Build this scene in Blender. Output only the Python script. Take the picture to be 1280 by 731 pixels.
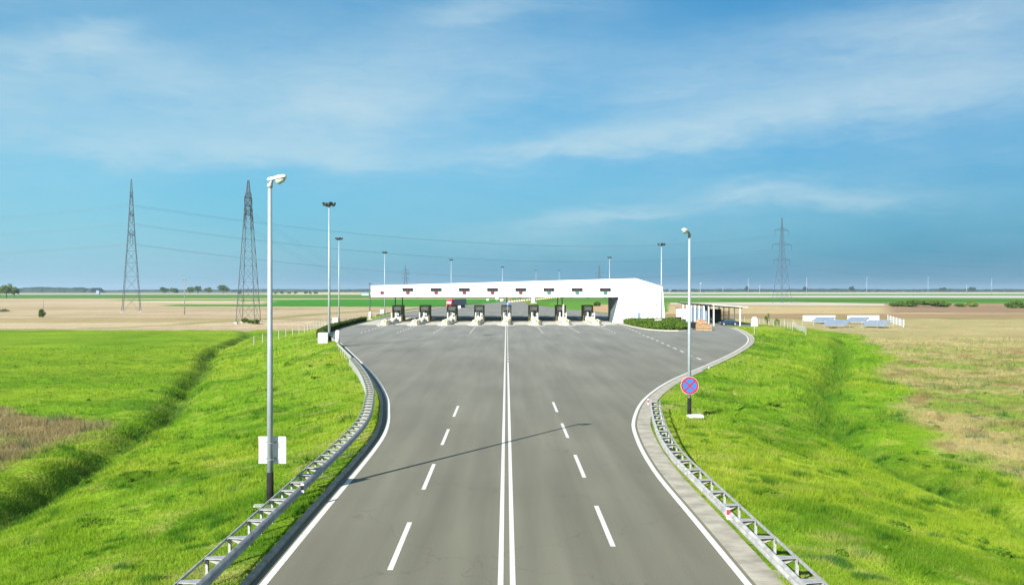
import bpy, math, random
import numpy as np
from mathutils import Vector, Matrix
R = math.radians
SC = bpy.context.scene
for o in list(bpy.data.objects): bpy.data.objects.remove(o)
COL = SC.collection
random.seed(7); rng = np.random.default_rng(7)

# ------------------------------------------------------------------ camera
F = 1154.0; CX = 633.0; CY = 362.5; H = 7.8         # focal length in photo pixels, vanishing point, eye height
cam_d = bpy.data.cameras.new('camera'); cam = bpy.data.objects.new('camera', cam_d); COL.objects.link(cam)
cam_d.sensor_width = 36; cam_d.lens = 36*F/1280
cam_d.clip_start = 0.3; cam_d.clip_end = 60000
cam.location = (0, 0, H)
cam.rotation_euler = (R(90) - math.atan(3/F), 0, -math.atan(7/F))
SC.camera = cam
# ------------------------------------------------------------------ sun, sky, exposure
SUN_AZ = math.atan2(-0.55, -0.835)       # where the sun stands: behind the camera, to the left
SUN_EL = R(26.8)
sd = bpy.data.lights.new('sun', 'SUN'); sd.energy = 4.2; sd.angle = R(0.5); sd.color = (1.0, 0.955, 0.87)
sun = bpy.data.objects.new('sun', sd); COL.objects.link(sun)
sv = Vector((math.sin(SUN_AZ)*math.cos(SUN_EL), math.cos(SUN_AZ)*math.cos(SUN_EL), math.sin(SUN_EL)))
sun.rotation_euler = sv.to_track_quat('Z', 'Y').to_euler(); sun.location = (-60, -90, 80)
SC.view_settings.view_transform = 'Standard'; SC.view_settings.look = 'None'
SC.view_settings.gamma = 1; SC.view_settings.exposure = 1.45
SC.view_settings.use_curve_mapping = False

world = bpy.data.worlds.new("World"); SC.world = world; world.use_nodes = True
NT = world.node_tree; NT.nodes.clear()
def wn(t, **k):
    n = NT.nodes.new(t)
    for a, b in k.items(): setattr(n, a, b)
    return n
def wm(op, a, b=None, c=None):
    n = wn('ShaderNodeMath', operation=op)
    for i, v in enumerate((a, b, c)):
        if v is None: continue
        if isinstance(v, (int, float)): n.inputs[i].default_value = v
        else: NT.links.new(v, n.inputs[i])
    return n.outputs[0]
def wmix(f, a, b, blend='MIX'):
    n = wn('ShaderNodeMix', data_type='RGBA', blend_type=blend)
    for i, v in ((0, f), (6, a), (7, b)):
        if isinstance(v, (int, float)): n.inputs[i].default_value = v
        elif isinstance(v, tuple): n.inputs[i].default_value = (*v, 1)
        else: NT.links.new(v, n.inputs[i])
    return n.outputs[2]
sky = wn('ShaderNodeTexSky', sky_type='NISHITA', sun_disc=False, sun_elevation=SUN_EL, sun_rotation=SUN_AZ,
         altitude=100, air_density=1.0, dust_density=0.6, ozone_density=3.0)
tc = wn('ShaderNodeTexCoord'); sep = wn('ShaderNodeSeparateXYZ'); NT.links.new(tc.outputs['Generated'], sep.inputs[0])
DX, DY, DZ = sep.outputs
AZ = wm('ARCTAN2', DX, DY); EL = wm('ARCSINE', DZ)
cmb = wn('ShaderNodeCombineXYZ'); NT.links.new(AZ, cmb.inputs[0]); NT.links.new(wm('MULTIPLY', EL, 3.4), cmb.inputs[1])
def wnoise(scale, detail, rough, dist=0.0, off=0.0):
    n = wn('ShaderNodeTexNoise'); n.inputs['Scale'].default_value = scale; n.inputs['Detail'].default_value = detail
    n.inputs['Roughness'].default_value = rough; n.inputs['Distortion'].default_value = dist
    mp = wn('ShaderNodeMapping'); mp.inputs['Location'].default_value = (off, off*.7, off*1.3); mp.inputs['Rotation'].default_value=(0,0,R(-7))
    NT.links.new(cmb.outputs[0], mp.inputs[0]); NT.links.new(mp.outputs[0], n.inputs[0])
    return n.outputs[0]
n1 = wnoise(5.0, 8, .58, .35, 3.1); n2 = wnoise(14, 7, .55, .5, 9.2); n3 = wnoise(2.2, 4, .5, .2, 5.5)
warp = wm('MULTIPLY', wm('SUBTRACT', n1, .5), .11)
warp2 = wm('MULTIPLY', wm('SUBTRACT', n2, .5), .035)
AZw = wm('ADD', AZ, warp); ELw = wm('ADD', wm('ADD', EL, wm('MULTIPLY', warp, .35)), warp2)
blobs = [  # az, el read from the photo: x, y, half width, half height, slope, amount
 (15,106,34,11,.05,.9),(112,78,42,11,-.1,.6),(128,68,30,8,-.3,.35),(215,112,75,18,.12,.6),(120,82,60,12,0,.35),(455,132,62,24,.0,.95),(385,118,50,22,.2,.55),(330,160,120,24,.08,.5),(215,192,180,13,.03,.55),
 (590,14,42,12,-.1,.75),(600,95,110,34,-.1,.6),(90,150,140,34,0,.4),(500,70,70,26,-.2,.35),(400,196,120,13,.02,.5),(40,30,60,12,-.1,.3),(20,145,60,14,0,.3),
 (672,190,60,9,-.04,1.0),(770,176,85,12,-.13,.8),(900,160,130,17,-.12,.8),(1080,138,150,22,-.08,.85),(1230,128,90,24,0,.45),(1200,62,75,17,-.15,.85),(1080,58,70,14,-.05,.45),(930,90,110,20,-.1,.42),
 (1030,250,85,9,.06,.8),(930,246,50,7,-.15,.6),(768,272,60,6,-.05,.85),(700,282,60,7,-.1,.4),(640,300,110,12,0,.25),(700,10,60,10,0,.3),(760,90,120,22,0,.22),(820,120,60,8,-.1,.3),
 (-700,140,260,50,.05,.6),(2100,150,300,60,.05,.6)]
tot = None
for (bx_, by_, sx, sy, sl, am) in blobs:
    a0 = math.atan((bx_-CX)/F); e0 = math.atan((CY-by_)/F)
    da = wm('SUBTRACT', AZw, a0); de = wm('SUBTRACT', wm('SUBTRACT', ELw, e0), wm('MULTIPLY', da, -sl))
    q = wm('ADD', wm('POWER', wm('DIVIDE', wm('ABSOLUTE', da), sx*1.35/F), 2.0), wm('POWER', wm('DIVIDE', wm('ABSOLUTE', de), sy*1.55/F), 2.0))
    g = wm('MULTIPLY', wm('POWER', 2.718, wm('MULTIPLY', q, -1.0)), am*.92)
    tot = g if tot is None else wm('ADD', tot, g)
tex = wm('ADD', wm('MULTIPLY', wm('SUBTRACT', n1, .5), 1.4), wm('MULTIPLY', wm('SUBTRACT', n2, .5), .9))
cov = wm('MULTIPLY', tot, wm('MAXIMUM', wm('ADD', .95, wm('MULTIPLY', tex, 1.0)), .2))
veil = wm('MULTIPLY', wm('SUBTRACT', n3, .40), .9)
cov = wm('ADD', cov, wm('MAXIMUM', veil, 0.0))
# broad unseen cloud deck overhead and behind the camera, added to whiten ambient light
back = wn('ShaderNodeMapRange', interpolation_type='SMOOTHSTEP'); back.inputs[1].default_value = .45; back.inputs[2].default_value = -.35; back.inputs[3].default_value = 0; back.inputs[4].default_value = 1.1
NT.links.new(DY, back.inputs[0]); cov = wm('ADD', cov, wm('MULTIPLY', back.outputs[0], wm('ADD', .35, n1)))
n4 = wnoise(26, 6, .62, .8, 1.7)
cov = wm('MULTIPLY', cov, wm('ADD', .55, wm('MULTIPLY', n4, .9)))
cov = wm('DIVIDE', cov, wm('ADD', 1.0, wm('MULTIPLY', wm('ABSOLUTE', cov), .65)))
covn = wn('ShaderNodeClamp'); NT.links.new(cov, covn.inputs[0]); covn.inputs[2].default_value = .9
SKY_TINT = (0.26, 0.74, 0.80); CLOUD = (3.0, 4.0, 4.45)
tinted = wmix(1.0, sky.outputs[0], SKY_TINT, 'MULTIPLY')
hz = wm('POWER', 2.718, wm('MULTIPLY', wm('ABSOLUTE', EL), -6.5))
azm = wn('ShaderNodeMapRange'); azm.inputs[1].default_value = -.45; azm.inputs[2].default_value = .45; NT.links.new(AZ, azm.inputs[0])
hcol = wmix(azm.outputs[0], (1.6, 2.85, 3.9), (.52, 1.62, 2.85))
tinted = wmix(wm('MULTIPLY', hz, .92), tinted, hcol)
tinted = wmix(azm.outputs[0], tinted, wmix(1.0, tinted, (.46, .62, .72), 'MULTIPLY'))
skyc = wmix(wm('MULTIPLY', covn.outputs[0], .92), tinted, CLOUD)
bg = wn('ShaderNodeBackground'); bg.inputs['Strength'].default_value = 0.068
NT.links.new(skyc, bg.inputs[0]); wo = wn('ShaderNodeOutputWorld'); NT.links.new(bg.outputs[0], wo.inputs[0])

# ------------------------------------------------------------------ helpers
def tag(o, label=None, cat=None, group=None, kind=None):
    if label: o['label'] = label
    if cat: o['category'] = cat
    if group: o['group'] = group
    if kind: o['kind'] = kind
    return o
def empty(name, loc, label=None, cat=None, group=None, rz=0):
    o = bpy.data.objects.new(name, None); COL.objects.link(o); o.location = loc; o.rotation_euler = (0, 0, rz)
    o.empty_display_size = .3
    return tag(o, label, cat, group)
def copy_tree(root, loc, rz=None, label=None, sc=None):
    def cp(o, par):
        c = o.copy(); COL.objects.link(c)
        if par: c.parent = par
        for ch in [x for x in o.children]: cp(ch, c)
        return c
    c = cp(root, None); c.location = loc
    if rz is not None: c.rotation_euler = (0, 0, rz)
    if sc: c.scale = sc
    if label: c['label'] = label
    return c
class MB:
    def __init__(s): s.v = []; s.f = []
    def add(s, vs, fs):
        b = len(s.v); s.v += [tuple(v) for v in vs]; s.f += [tuple(b+i for i in f) for f in fs]; return s
    def box(s, c, d, rz=0, rx=0, ry=0, taper=(1, 1)):
        hx, hy, hz_ = d[0]/2, d[1]/2, d[2]/2
        M = Matrix.Translation(c) @ Matrix.Rotation(rz, 4, 'Z') @ Matrix.Rotation(rx, 4, 'X') @ Matrix.Rotation(ry, 4, 'Y')
        vs = []
        for z, t in ((-hz_, 1), (hz_, 0)):
            tx = 1 if t else taper[0]; ty = 1 if t else taper[1]
            for x, y in ((-hx, -hy), (hx, -hy), (hx, hy), (-hx, hy)): vs.append(M @ Vector((x*tx, y*ty, z)))
        return s.add(vs, [(3, 2, 1, 0), (4, 5, 6, 7), (0, 1, 5, 4), (1, 2, 6, 5), (2, 3, 7, 6), (3, 0, 4, 7)])
    def tube(s, pts, r, n=8, caps=True):
        pts = [Vector(p) for p in pts]; rs = r if isinstance(r, (list, tuple)) else [r]*len(pts)
        b = len(s.v); up = Vector((0, 0, 1))
        for i, p in enumerate(pts):
            t = (pts[min(i+1, len(pts)-1)] - pts[max(i-1, 0)])
            t = t.normalized() if t.length > 1e-9 else Vector((0, 0, 1))
            a = t.cross(up if abs(t.z) < .95 else Vector((1, 0, 0))).normalized(); c = t.cross(a)
            for k in range(n):
                w = 2*math.pi*(k+.5)/n
                s.v.append(tuple(p + (a*math.cos(w) + c*math.sin(w))*rs[i]))
        for i in range(len(pts)-1):
            for k in range(n):
                k2 = (k+1) % n
                s.f.append((b+i*n+k, b+i*n+k2, b+(i+1)*n+k2, b+(i+1)*n+k))
        if caps:
            s.f.append(tuple(b+k for k in range(n))[::-1]); s.f.append(tuple(b+(len(pts)-1)*n+k for k in range(n)))
        return s
    def prism(s, poly, axis, a, b):
        """poly of 2D points extruded along axis between a and b"""
        n = len(poly)
        def p3(p, t):
            return {'x': (t, p[0], p[1]), 'y': (p[0], t, p[1]), 'z': (p[0], p[1], t)}[axis]
        vs = [p3(p, a) for p in poly] + [p3(p, b) for p in poly]
        fs = [tuple(range(n))[::-1], tuple(range(n, 2*n))] + [(i, (i+1) % n, n+(i+1) % n, n+i) for i in range(n)]
        return s.add(vs, fs)
    def sheet(s, pts):
        return s.add(pts, [tuple(range(len(pts)))])
    def strip(s, path, w, z):
        """flat ribbon of width w along a plan path"""
        L = offs(path, w/2); Q = offs(path, -w/2)
        n = len(path)
        vs = [(x, y, z) for x, y in L] + [(x, y, z) for x, y in Q]
        return s.add(vs, [(i, i+1, n+i+1, n+i)[::-1] for i in range(n-1)])
    def sweep(s, path, prof, closed=True):
        """profile of (offset to the left of the path, height) swept along a plan path"""
        m = len(prof); n = len(path); b = len(s.v)
        lines = [offs(path, o) for o, _ in prof]
        for i in range(n):
            for j in range(m):
                x, y = lines[j][i]; s.v.append((x, y, prof[j][1] + (path[i][2] if len(path[i]) > 2 else 0)))
        for i in range(n-1):
            for j in range(m if closed else m-1):
                j2 = (j+1) % m
                s.f.append((b+i*m+j, b+i*m+j2, b+(i+1)*m+j2, b+(i+1)*m+j))
        if closed:
            s.f.append(tuple(b+j for j in range(m))); s.f.append(tuple(b+(n-1)*m+j for j in range(m))[::-1])
        return s
    def lathe(s, prof, c, n=16):
        b = len(s.v); m = len(prof)
        for r, z in prof:
            for k in range(n):
                w = 2*math.pi*k/n; s.v.append((c[0]+r*math.cos(w), c[1]+r*math.sin(w), c[2]+z))
        for i in range(m-1):
            for k in range(n):
                k2 = (k+1) % n; s.f.append((b+i*n+k, b+i*n+k2, b+(i+1)*n+k2, b+(i+1)*n+k))
        s.f.append(tuple(b+k for k in range(n))[::-1]); s.f.append(tuple(b+(m-1)*n+k for k in range(n)))
        return s
    def build(s, name, mat, parent=None, smooth=False, bevel=0, loc=None):
        me = bpy.data.meshes.new(name); me.from_pydata(s.v, [], s.f); me.validate(); me.update()
        if mat: me.materials.append(mat)
        if smooth:
            for p in me.polygons: p.use_smooth = len(p.vertices) <= 4
        o = bpy.data.objects.new(name, me); COL.objects.link(o)
        if parent: o.parent = parent
        if loc: o.location = loc
        if bevel:
            b = o.modifiers.new('bevel', 'BEVEL'); b.width = bevel; b.segments = 2; b.limit_method = 'ANGLE'; b.angle_limit = R(35)
        return o
def offs(path, d):
    out = []; n = len(path)
    for i in range(n):
        x0, y0 = path[max(i-1, 0)][:2]; x1, y1 = path[min(i+1, n-1)][:2]
        dx, dy = x1-x0, y1-y0; L = math.hypot(dx, dy) or 1
        out.append((path[i][0] - dy/L*d, path[i][1] + dx/L*d))
    return out
def smooth_path(P, step=1.5):
    """Catmull-Rom through the points, resampled"""
    P = [np.array(p[:2], float) for p in P]; out = []
    for i in range(len(P)-1):
        p0 = P[max(i-1, 0)]; p1 = P[i]; p2 = P[i+1]; p3 = P[min(i+2, len(P)-1)]
        n = max(2, int(np.linalg.norm(p2-p1)/step))
        for k in range(n):
            t = k/n
            out.append(tuple(.5*((2*p1)+(-p0+p2)*t+(2*p0-5*p1+4*p2-p3)*t*t+(-p0+3*p1-3*p2+p3)*t**3)))
    out.append(tuple(P[-1])); return out
def walk(path, d0, step_fn, end=None):
    """points with heading along a path; step_fn(y) is the spacing"""
    res = []; s = 0; nxt = d0
    for i in range(len(path)-1):
        a = np.array(path[i][:2]); b = np.array(path[i+1][:2]); L = np.linalg.norm(b-a)
        while nxt <= s+L:
            p = a+(b-a)*(nxt-s)/max(L, 1e-9); res.append((p[0], p[1], math.atan2(b[1]-a[1], b[0]-a[0]))); nxt += step_fn(p[1])
        s += L
    return res
def sub_path(path, y0, y1): return [p for p in path if y0 <= p[1] <= y1]

# ------------------------------------------------------------------ materials
def mat(name, col, rough=.6, metal=0.0, var=.12, scale=3.0, bump=0.0, bscale=40, spec=.4, col2=None, emit=None, detail=6):
    m = bpy.data.materials.new(name); m.use_nodes = True; nt = m.node_tree; b = nt.nodes['Principled BSDF']
    t = nt.nodes.new('ShaderNodeTexCoord'); n = nt.nodes.new('ShaderNodeTexNoise'); n.inputs['Scale'].default_value = scale; n.inputs['Detail'].default_value = detail
    nt.links.new(t.outputs['Object'], n.inputs[0])
    r = nt.nodes.new('ShaderNodeValToRGB'); r.color_ramp.elements[0].position = .3; r.color_ramp.elements[1].position = .7
    c2 = col2 or tuple(c*(1-var*1.6) for c in col); c1 = tuple(min(1, c*(1+var)) for c in col) if not col2 else col
    r.color_ramp.elements[0].color = (*c2, 1); r.color_ramp.elements[1].color = (*c1, 1)
    nt.links.new(n.outputs[0], r.inputs[0]); nt.links.new(r.outputs[0], b.inputs['Base Color'])
    b.inputs['Roughness'].default_value = rough; b.inputs['Metallic'].default_value = metal; b.inputs['Specular IOR Level'].default_value = spec
    if bump:
        n2_ = nt.nodes.new('ShaderNodeTexNoise'); n2_.inputs['Scale'].default_value = bscale; n2_.inputs['Detail'].default_value = 5
        nt.links.new(t.outputs['Object'], n2_.inputs[0]); bp = nt.nodes.new('ShaderNodeBump'); bp.inputs['Strength'].default_value = bump
        nt.links.new(n2_.outputs[0], bp.inputs['Height']); nt.links.new(bp.outputs[0], b.inputs['Normal'])
    if emit:
        b.inputs['Emission Color'].default_value = (*emit[:3], 1); b.inputs['Emission Strength'].default_value = emit[3]
    return m
M = {}
M['galv'] = mat('galvanised_steel', (.36, .37, .37), .55, .2, .18, 6)
M['rail'] = mat('weathered_zinc_rail', (.36, .36, .35), .6, .1, .22, 3)
M['pole'] = mat('pole_zinc', (.29, .335, .37), .45, .15, .08, 2)
M['black'] = mat('black_paint', (.016, .016, .016), .85, 0, .2, spec=.15)
M['dark'] = mat('dark_housing', (.035, .037, .04), .5, 0, .2)
M['white'] = mat('white_paint', (.80, .80, .79), .45, 0, .03, .6)
M['wall'] = mat('white_cladding', (.82, .82, .81), .5, 0, .025, .35)
M['dirtywhite'] = mat('dirty_white', (.50, .495, .47), .7, 0, .15, 2.5)
M['cream'] = mat('cream_concrete', (.52, .49, .41), .8, 0, .2, 2.2, .2, 12)
M['concrete'] = mat('concrete', (.36, .35, .32), .9, 0, .2, 1.8, .2, 25)
M['kerb'] = mat('kerb_concrete', (.30, .28, .24), .9, 0, .22, 2.5, .3, 30)
M['glass'] = mat('dark_glass', (.05, .07, .08), .12, 0, .2, 1, spec=.8)
M['paleglass'] = mat('pale_blind_window', (.50, .55, .58), .25, 0, .12, 3, spec=.6)
M['red'] = mat('red_paint', (.50, .03, .05), .4, 0, .15)
M['signred'] = mat('sign_red', (.30, .015, .04), .45, 0, .06)
M['blue'] = mat('sign_blue', (.025, .13, .40), .45, 0, .06)
M['yellow'] = mat('yellow_plastic', (.48, .40, .18), .5, 0, .1)
M['olive'] = mat('olive_brown_frame', (.085, .075, .02), .6, 0, .25, 3)
M['rubber'] = mat('rubber', (.02, .02, .02), .85)
M['wood'] = mat('weathered_wood', (.30, .20, .11), .85, 0, .25, 4)
M['greywood'] = mat('grey_wood_pole', (.22, .21, .20), .85, 0, .25, 4)
M['trailer'] = mat('grey_tarpaulin', (.17, .20, .23), .6, 0, .12, 1)
M['carblue'] = mat('dark_blue_car_paint', (.02, .05, .10), .25, .3, .1)
M['steelblue'] = mat('lattice_steel', (.07, .085, .10), .8, .0, .15, 2, spec=.15)
M['wire'] = mat('power_cable', (.10, .12, .14), .6, .3, .1)
M['bluepanel'] = mat('blue_grey_sheet', (.16, .24, .33), .5, 0, .15, 1)
M['green_tarp'] = mat('dark_green_tarp', (.02, .05, .03), .7, 0, .3, 2)
M['brick'] = mat('terracotta', (.36, .15, .09), .85, 0, .3, 5)
M['roofred'] = mat('dull_red_roof', (.28, .10, .08), .8, 0, .2, 3)
M['bark'] = mat('bark', (.11, .085, .06), .95, 0, .3, 3)
M['lens'] = mat('lamp_lens', (.42, .45, .42), .15, 0, .1, 5, spec=.7)
M['ledred'] = mat('lit_red_led', (.17, .012, .03), .4, emit=(.4, .02, .06, .05))
M['ledgreen'] = mat('lit_green_led', (.02, .18, .12), .4, emit=(.02, .3, .2, .06))

def leafmat(name, c1, c2, trans=.3, scale=.8, attr=None):
    m = bpy.data.materials.new(name); m.use_nodes = True; nt = m.node_tree; nt.nodes.clear()
    out = nt.nodes.new('ShaderNodeOutputMaterial'); d = nt.nodes.new('ShaderNodeBsdfDiffuse'); t = nt.nodes.new('ShaderNodeBsdfTranslucent'); mx = nt.nodes.new('ShaderNodeMixShader')
    mx.inputs[0].default_value = trans
    if attr:
        a = nt.nodes.new('ShaderNodeAttribute'); a.attribute_name = attr; src = a.outputs['Color']
    else:
        g = nt.nodes.new('ShaderNodeNewGeometry'); n = nt.nodes.new('ShaderNodeTexNoise'); n.inputs['Scale'].default_value = scale; n.inputs['Detail'].default_value = 3
        nt.links.new(g.outputs['Position'], n.inputs[0])
        ad = nt.nodes.new('ShaderNodeMath'); ad.operation = 'MULTIPLY_ADD'; nt.links.new(g.outputs['Random Per Island'], ad.inputs[0]); ad.inputs[1].default_value = .35; nt.links.new(n.outputs[0], ad.inputs[2])
        r = nt.nodes.new('ShaderNodeValToRGB'); r.color_ramp.elements[0].position = .4; r.color_ramp.elements[1].position = .95
        r.color_ramp.elements[0].color = (*c1, 1); r.color_ramp.elements[1].color = (*c2, 1); nt.links.new(ad.outputs[0], r.inputs[0]); src = r.outputs[0]
    nt.links.new(src, d.inputs[0]); nt.links.new(src, t.inputs[0])
    nt.links.new(d.outputs[0], mx.inputs[1]); nt.links.new(t.outputs[0], mx.inputs[2]); nt.links.new(mx.outputs[0], out.inputs[0])
    return m
M['grass'] = leafmat('grass_blades', None, None, .35, attr='tint')
M['hedge'] = leafmat('hedge_leaves', (.03, .07, .012), (.12, .19, .03), .25, 1.5)
M['weed'] = leafmat('weed_leaves', (.07, .15, .012), (.14, .25, .025), .3, 3)
M['darkhedge'] = leafmat('dark_hedge_leaves', (.025, .045, .012), (.07, .11, .02), .2, 1.5)
M['leaf'] = leafmat('tree_leaves', (.03, .07, .014), (.13, .20, .035), .3, .25)
M['leaf2'] = leafmat('spring_leaves', (.06, .11, .02), (.22, .28, .06), .35, .25)
M['farwood'] = leafmat('far_wood_leaves', (.012, .03, .02), (.04, .065, .04), .15, .02)

# ------------------------------------------------------------------ plan of the road
def W(px, py, z=0.0):
    """where the sight line through a point of the photo meets the height z (used for surveying the site)"""
    t = (H-z)/(py-CY); return ((px-CX)*t, F*t)
left_pts = [(-6.45, -60), (-6.45, 10), (-6.45, 30), (-6.45, 45), (-6.75, 52), (-7.6, 59.5), (-9.0, 69), (-12.4, 85.7), (-18.6, 112), (-24.2, 135), (-28.8, 152), (-31.5, 168), (-33.3, 186), (-34, 205), (-34.6, 230), (-35.2, 260), (-35.5, 295), (-34, 350), (-30, 400), (-22, 460), (-13, 520), (-3, 610), (3, 690), (16, 860), (40, 1100), (75, 1400), (120, 1700)]
right_pts = [(6.42, -60), (6.42, 10), (6.4, 30), (6.4, 40), (6.9, 49), (7.75, 56), (10.05, 66.7), (14.2, 79.7), (20.3, 94.7), (27.9, 114), (35.2, 135), (40.5, 155), (44.5, 176), (46.5, 191), (46.6, 199.0), (55.5, 200), (56.5, 243), (44, 262), (34, 285), (31.8, 333), (23.4, 385), (14.5, 480), (11.0, 560), (14, 690), (27, 860), (52, 1100), (88, 1400), (134, 1700)]
LP = smooth_path(left_pts, 2.0)
RP = smooth_path(right_pts[:13], 2.0) + right_pts[13:17] + smooth_path(right_pts[17:], 8)
ROAD = np.array(LP + RP[::-1])

def poly_dist(P, poly, reach=45.0):
    """signed distance to a closed polygon (negative inside), exact up to `reach`"""
    P = np.asarray(P, float)
    if len(P) > 3000:
        order = np.argsort(P[:, 1], kind='stable'); S = P[order]; ys_ = S[:, 1]; n = len(poly)
        best = np.full(len(P), reach*4); ins = np.zeros(len(P), bool)
        for i in range(n):
            a = poly[i]; b = poly[(i+1) % n]; ab = b-a; L2 = ab@ab
            if L2 < 1e-9: continue
            lo, hi = min(a[1], b[1]), max(a[1], b[1])
            i0, i1 = np.searchsorted(ys_, lo-reach), np.searchsorted(ys_, hi+reach)
            if i1 > i0:
                Q = S[i0:i1]; t = np.clip(((Q-a)@ab)/L2, 0, 1); q = Q-(a+t[:, None]*ab); best[i0:i1] = np.minimum(best[i0:i1], np.hypot(q[:, 0], q[:, 1]))
            j0, j1 = np.searchsorted(ys_, lo, 'left'), np.searchsorted(ys_, hi, 'left')
            if j1 > j0 and abs(ab[1]) > 1e-12:
                Q = S[j0:j1]; xi = a[0]+(Q[:, 1]-a[1])*ab[0]/ab[1]; ins[j0:j1] ^= Q[:, 0] < xi
        out = np.empty(len(P)); out[order] = np.where(ins, -best, best); return out
    best = np.full(len(P), 1e9); inside = np.zeros(len(P), bool)
    n = len(poly)
    for i in range(n):
        a = poly[i]; b = poly[(i+1) % n]; ab = b-a; L2 = ab@ab
        if L2 < 1e-9: continue
        t = np.clip(((P-a)@ab)/L2, 0, 1); q = P-(a+t[:, None]*ab); best = np.minimum(best, np.hypot(q[:, 0], q[:, 1]))
        c = (a[1] > P[:, 1]) != (b[1] > P[:, 1])
        if abs(ab[1]) > 1e-12:
            xi = a[0]+(P[:, 1]-a[1])*ab[0]/ab[1]; inside ^= c & (P[:, 0] < xi)
    return np.where(inside, -best, best)
def line_dist(P, line, reach=30.0):
    if len(P) > 3000:
        order = np.argsort(P[:, 1], kind='stable'); S = P[order]; ys_ = S[:, 1]; best = np.full(len(P), 1e4)
        for a, b in zip(line[:-1], line[1:]):
            a = np.array(a[:2], float); b = np.array(b[:2], float); ab = b-a; i0, i1 = np.searchsorted(ys_, min(a[1], b[1])-reach), np.searchsorted(ys_, max(a[1], b[1])+reach)
            if i1 > i0:
                Q = S[i0:i1]; t = np.clip(((Q-a)@ab)/(ab@ab+1e-12), 0, 1); q = Q-(a+t[:, None]*ab); best[i0:i1] = np.minimum(best[i0:i1], np.hypot(q[:, 0], q[:, 1]))
        out = np.empty(len(P)); out[order] = best; return out
    best = np.full(len(P), 1e9)
    for a, b in zip(line[:-1], line[1:]):
        a = np.array(a[:2], float); b = np.array(b[:2], float); ab = b-a
        t = np.clip(((P-a)@ab)/(ab@ab+1e-12), 0, 1); q = P-(a+t[:, None]*ab); best = np.minimum(best, np.hypot(q[:, 0], q[:, 1]))
    return best
def vnoise(x, y, s, seed=0):
    """value noise, smooth, 0..1"""
    x = np.asarray(x)/s+seed*17.3; y = np.asarray(y)/s+seed*9.1
    xi = np.floor(x); yi = np.floor(y); fx = x-xi; fy = y-yi; fx = fx*fx*(3-2*fx); fy = fy*fy*(3-2*fy)
    def h(a, b): 
        v = np.sin(a*127.1+b*311.7+seed*74.7)*43758.5453; return v-np.floor(v)
    return (h(xi, yi)*(1-fx)+h(xi+1, yi)*fx)*(1-fy)+(h(xi, yi+1)*(1-fx)+h(xi+1, yi+1)*fx)*fy
def fbm(x, y, s, seed=0, o=4):
    t = 0; a = .5; w = 0
    for k in range(o): t = t+a*vnoise(x, y, s/2**k, seed+k); w += a; a *= .55
    return t/w
FIELD = -2.6
DITCH_L = smooth_path([(-17.5, 18), (-20, 30), (-23, 41.8), (-25, 56), (-27.8, 74), (-31.5, 90), (-36, 105), (-41, 126), (-48, 150), (-54, 182), (-60, 215), (-68, 240)], 3)
DITCH_R = smooth_path([(24, 12), (23.6, 30), (23.4, 41), (22.8, 50), (23.2, 62), (26.7, 77), (32.8, 93.7), (43.4, 120), (53, 145), (63, 175), (72, 195)], 3)
def sstep(t): t = np.clip(t, 0, 1); return t*t*(3-2*t)
def ground_z(x, y, d=None):
    x = np.atleast_1d(np.asarray(x, float)); y = np.atleast_1d(np.asarray(y, float)); P = np.c_[x, y]
    if d is None: d = poly_dist(P, ROAD)
    t = np.clip((d-1.2)/16.5, 0, 1)
    z = -0.04 + (FIELD+.04)*(0.6*t+0.4*sstep(t))
    z = np.where(d < -.3, -0.35, np.where(d < 0.05, -0.06, z))
    dl = line_dist(P, DITCH_L); dr = line_dist(P, DITCH_R)
    near = np.clip((260-y)/60, 0, 1)
    z = z - 1.15*np.exp(-(dl/1.25)**2)*near*(.25+.95*vnoise(x, y, 8, 61)) - 1.15*np.exp(-(dr/1.5)**2)
    # spoil bank on the field side of the left ditch, bumpy slopes
    out = np.clip((d-2.0)/4, 0, 1)*np.clip((420-y)/100, 0, 1)
    z = z + out*((fbm(x, y, 7, 3)-.5)*.8 + (fbm(x, y, 2.2, 5)-.5)*.42)
    z = z + .75*np.exp(-(((x+24.5)/5)**2+((y-127)/7)**2))*np.clip(d/1.0, 0, 1)
    return z
def gz(x, y): return float(ground_z(x, y)[0])
def WG(px, py, z0=-.1):
    z = z0
    for _ in range(8): x, y = W(px, py, z); z = .5*z+.5*gz(x, y)
    return x, y, gz(x, y)

# ------------------------------------------------------------------ ground
def coords(a, b, step, g, lim):
    c = list(np.arange(a, b, step)); s = step
    while c[-1] < lim: s *= g; c.append(c[-1]+s)
    s = step
    return c
xs = coords(-62, 76, .55, 1.06, 16000); neg = []; s = .55; x = -62
while x > -16000: s *= 1.06; x -= s; neg.append(x)
xs = neg[::-1]+xs
ys = coords(8, 130, .55, 1.012, 480); s = ys[-1]-ys[-2]
while ys[-1] < 1500: s *= 1.014; ys.append(ys[-1]+s)
while ys[-1] < 17000: s *= 1.04; ys.append(ys[-1]+s)
neg = []; y = 8; s = 1.0
while y > -3000: s *= 1.25; y -= s; neg.append(y)
ys = neg[::-1]+ys
xs = np.array(xs); ys = np.array(ys); XX, YY = np.meshgrid(xs, ys); gx = XX.ravel(); gy = YY.ravel()
GD = poly_dist(np.c_[gx, gy], ROAD); gzv = ground_z(gx, gy, GD)

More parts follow.
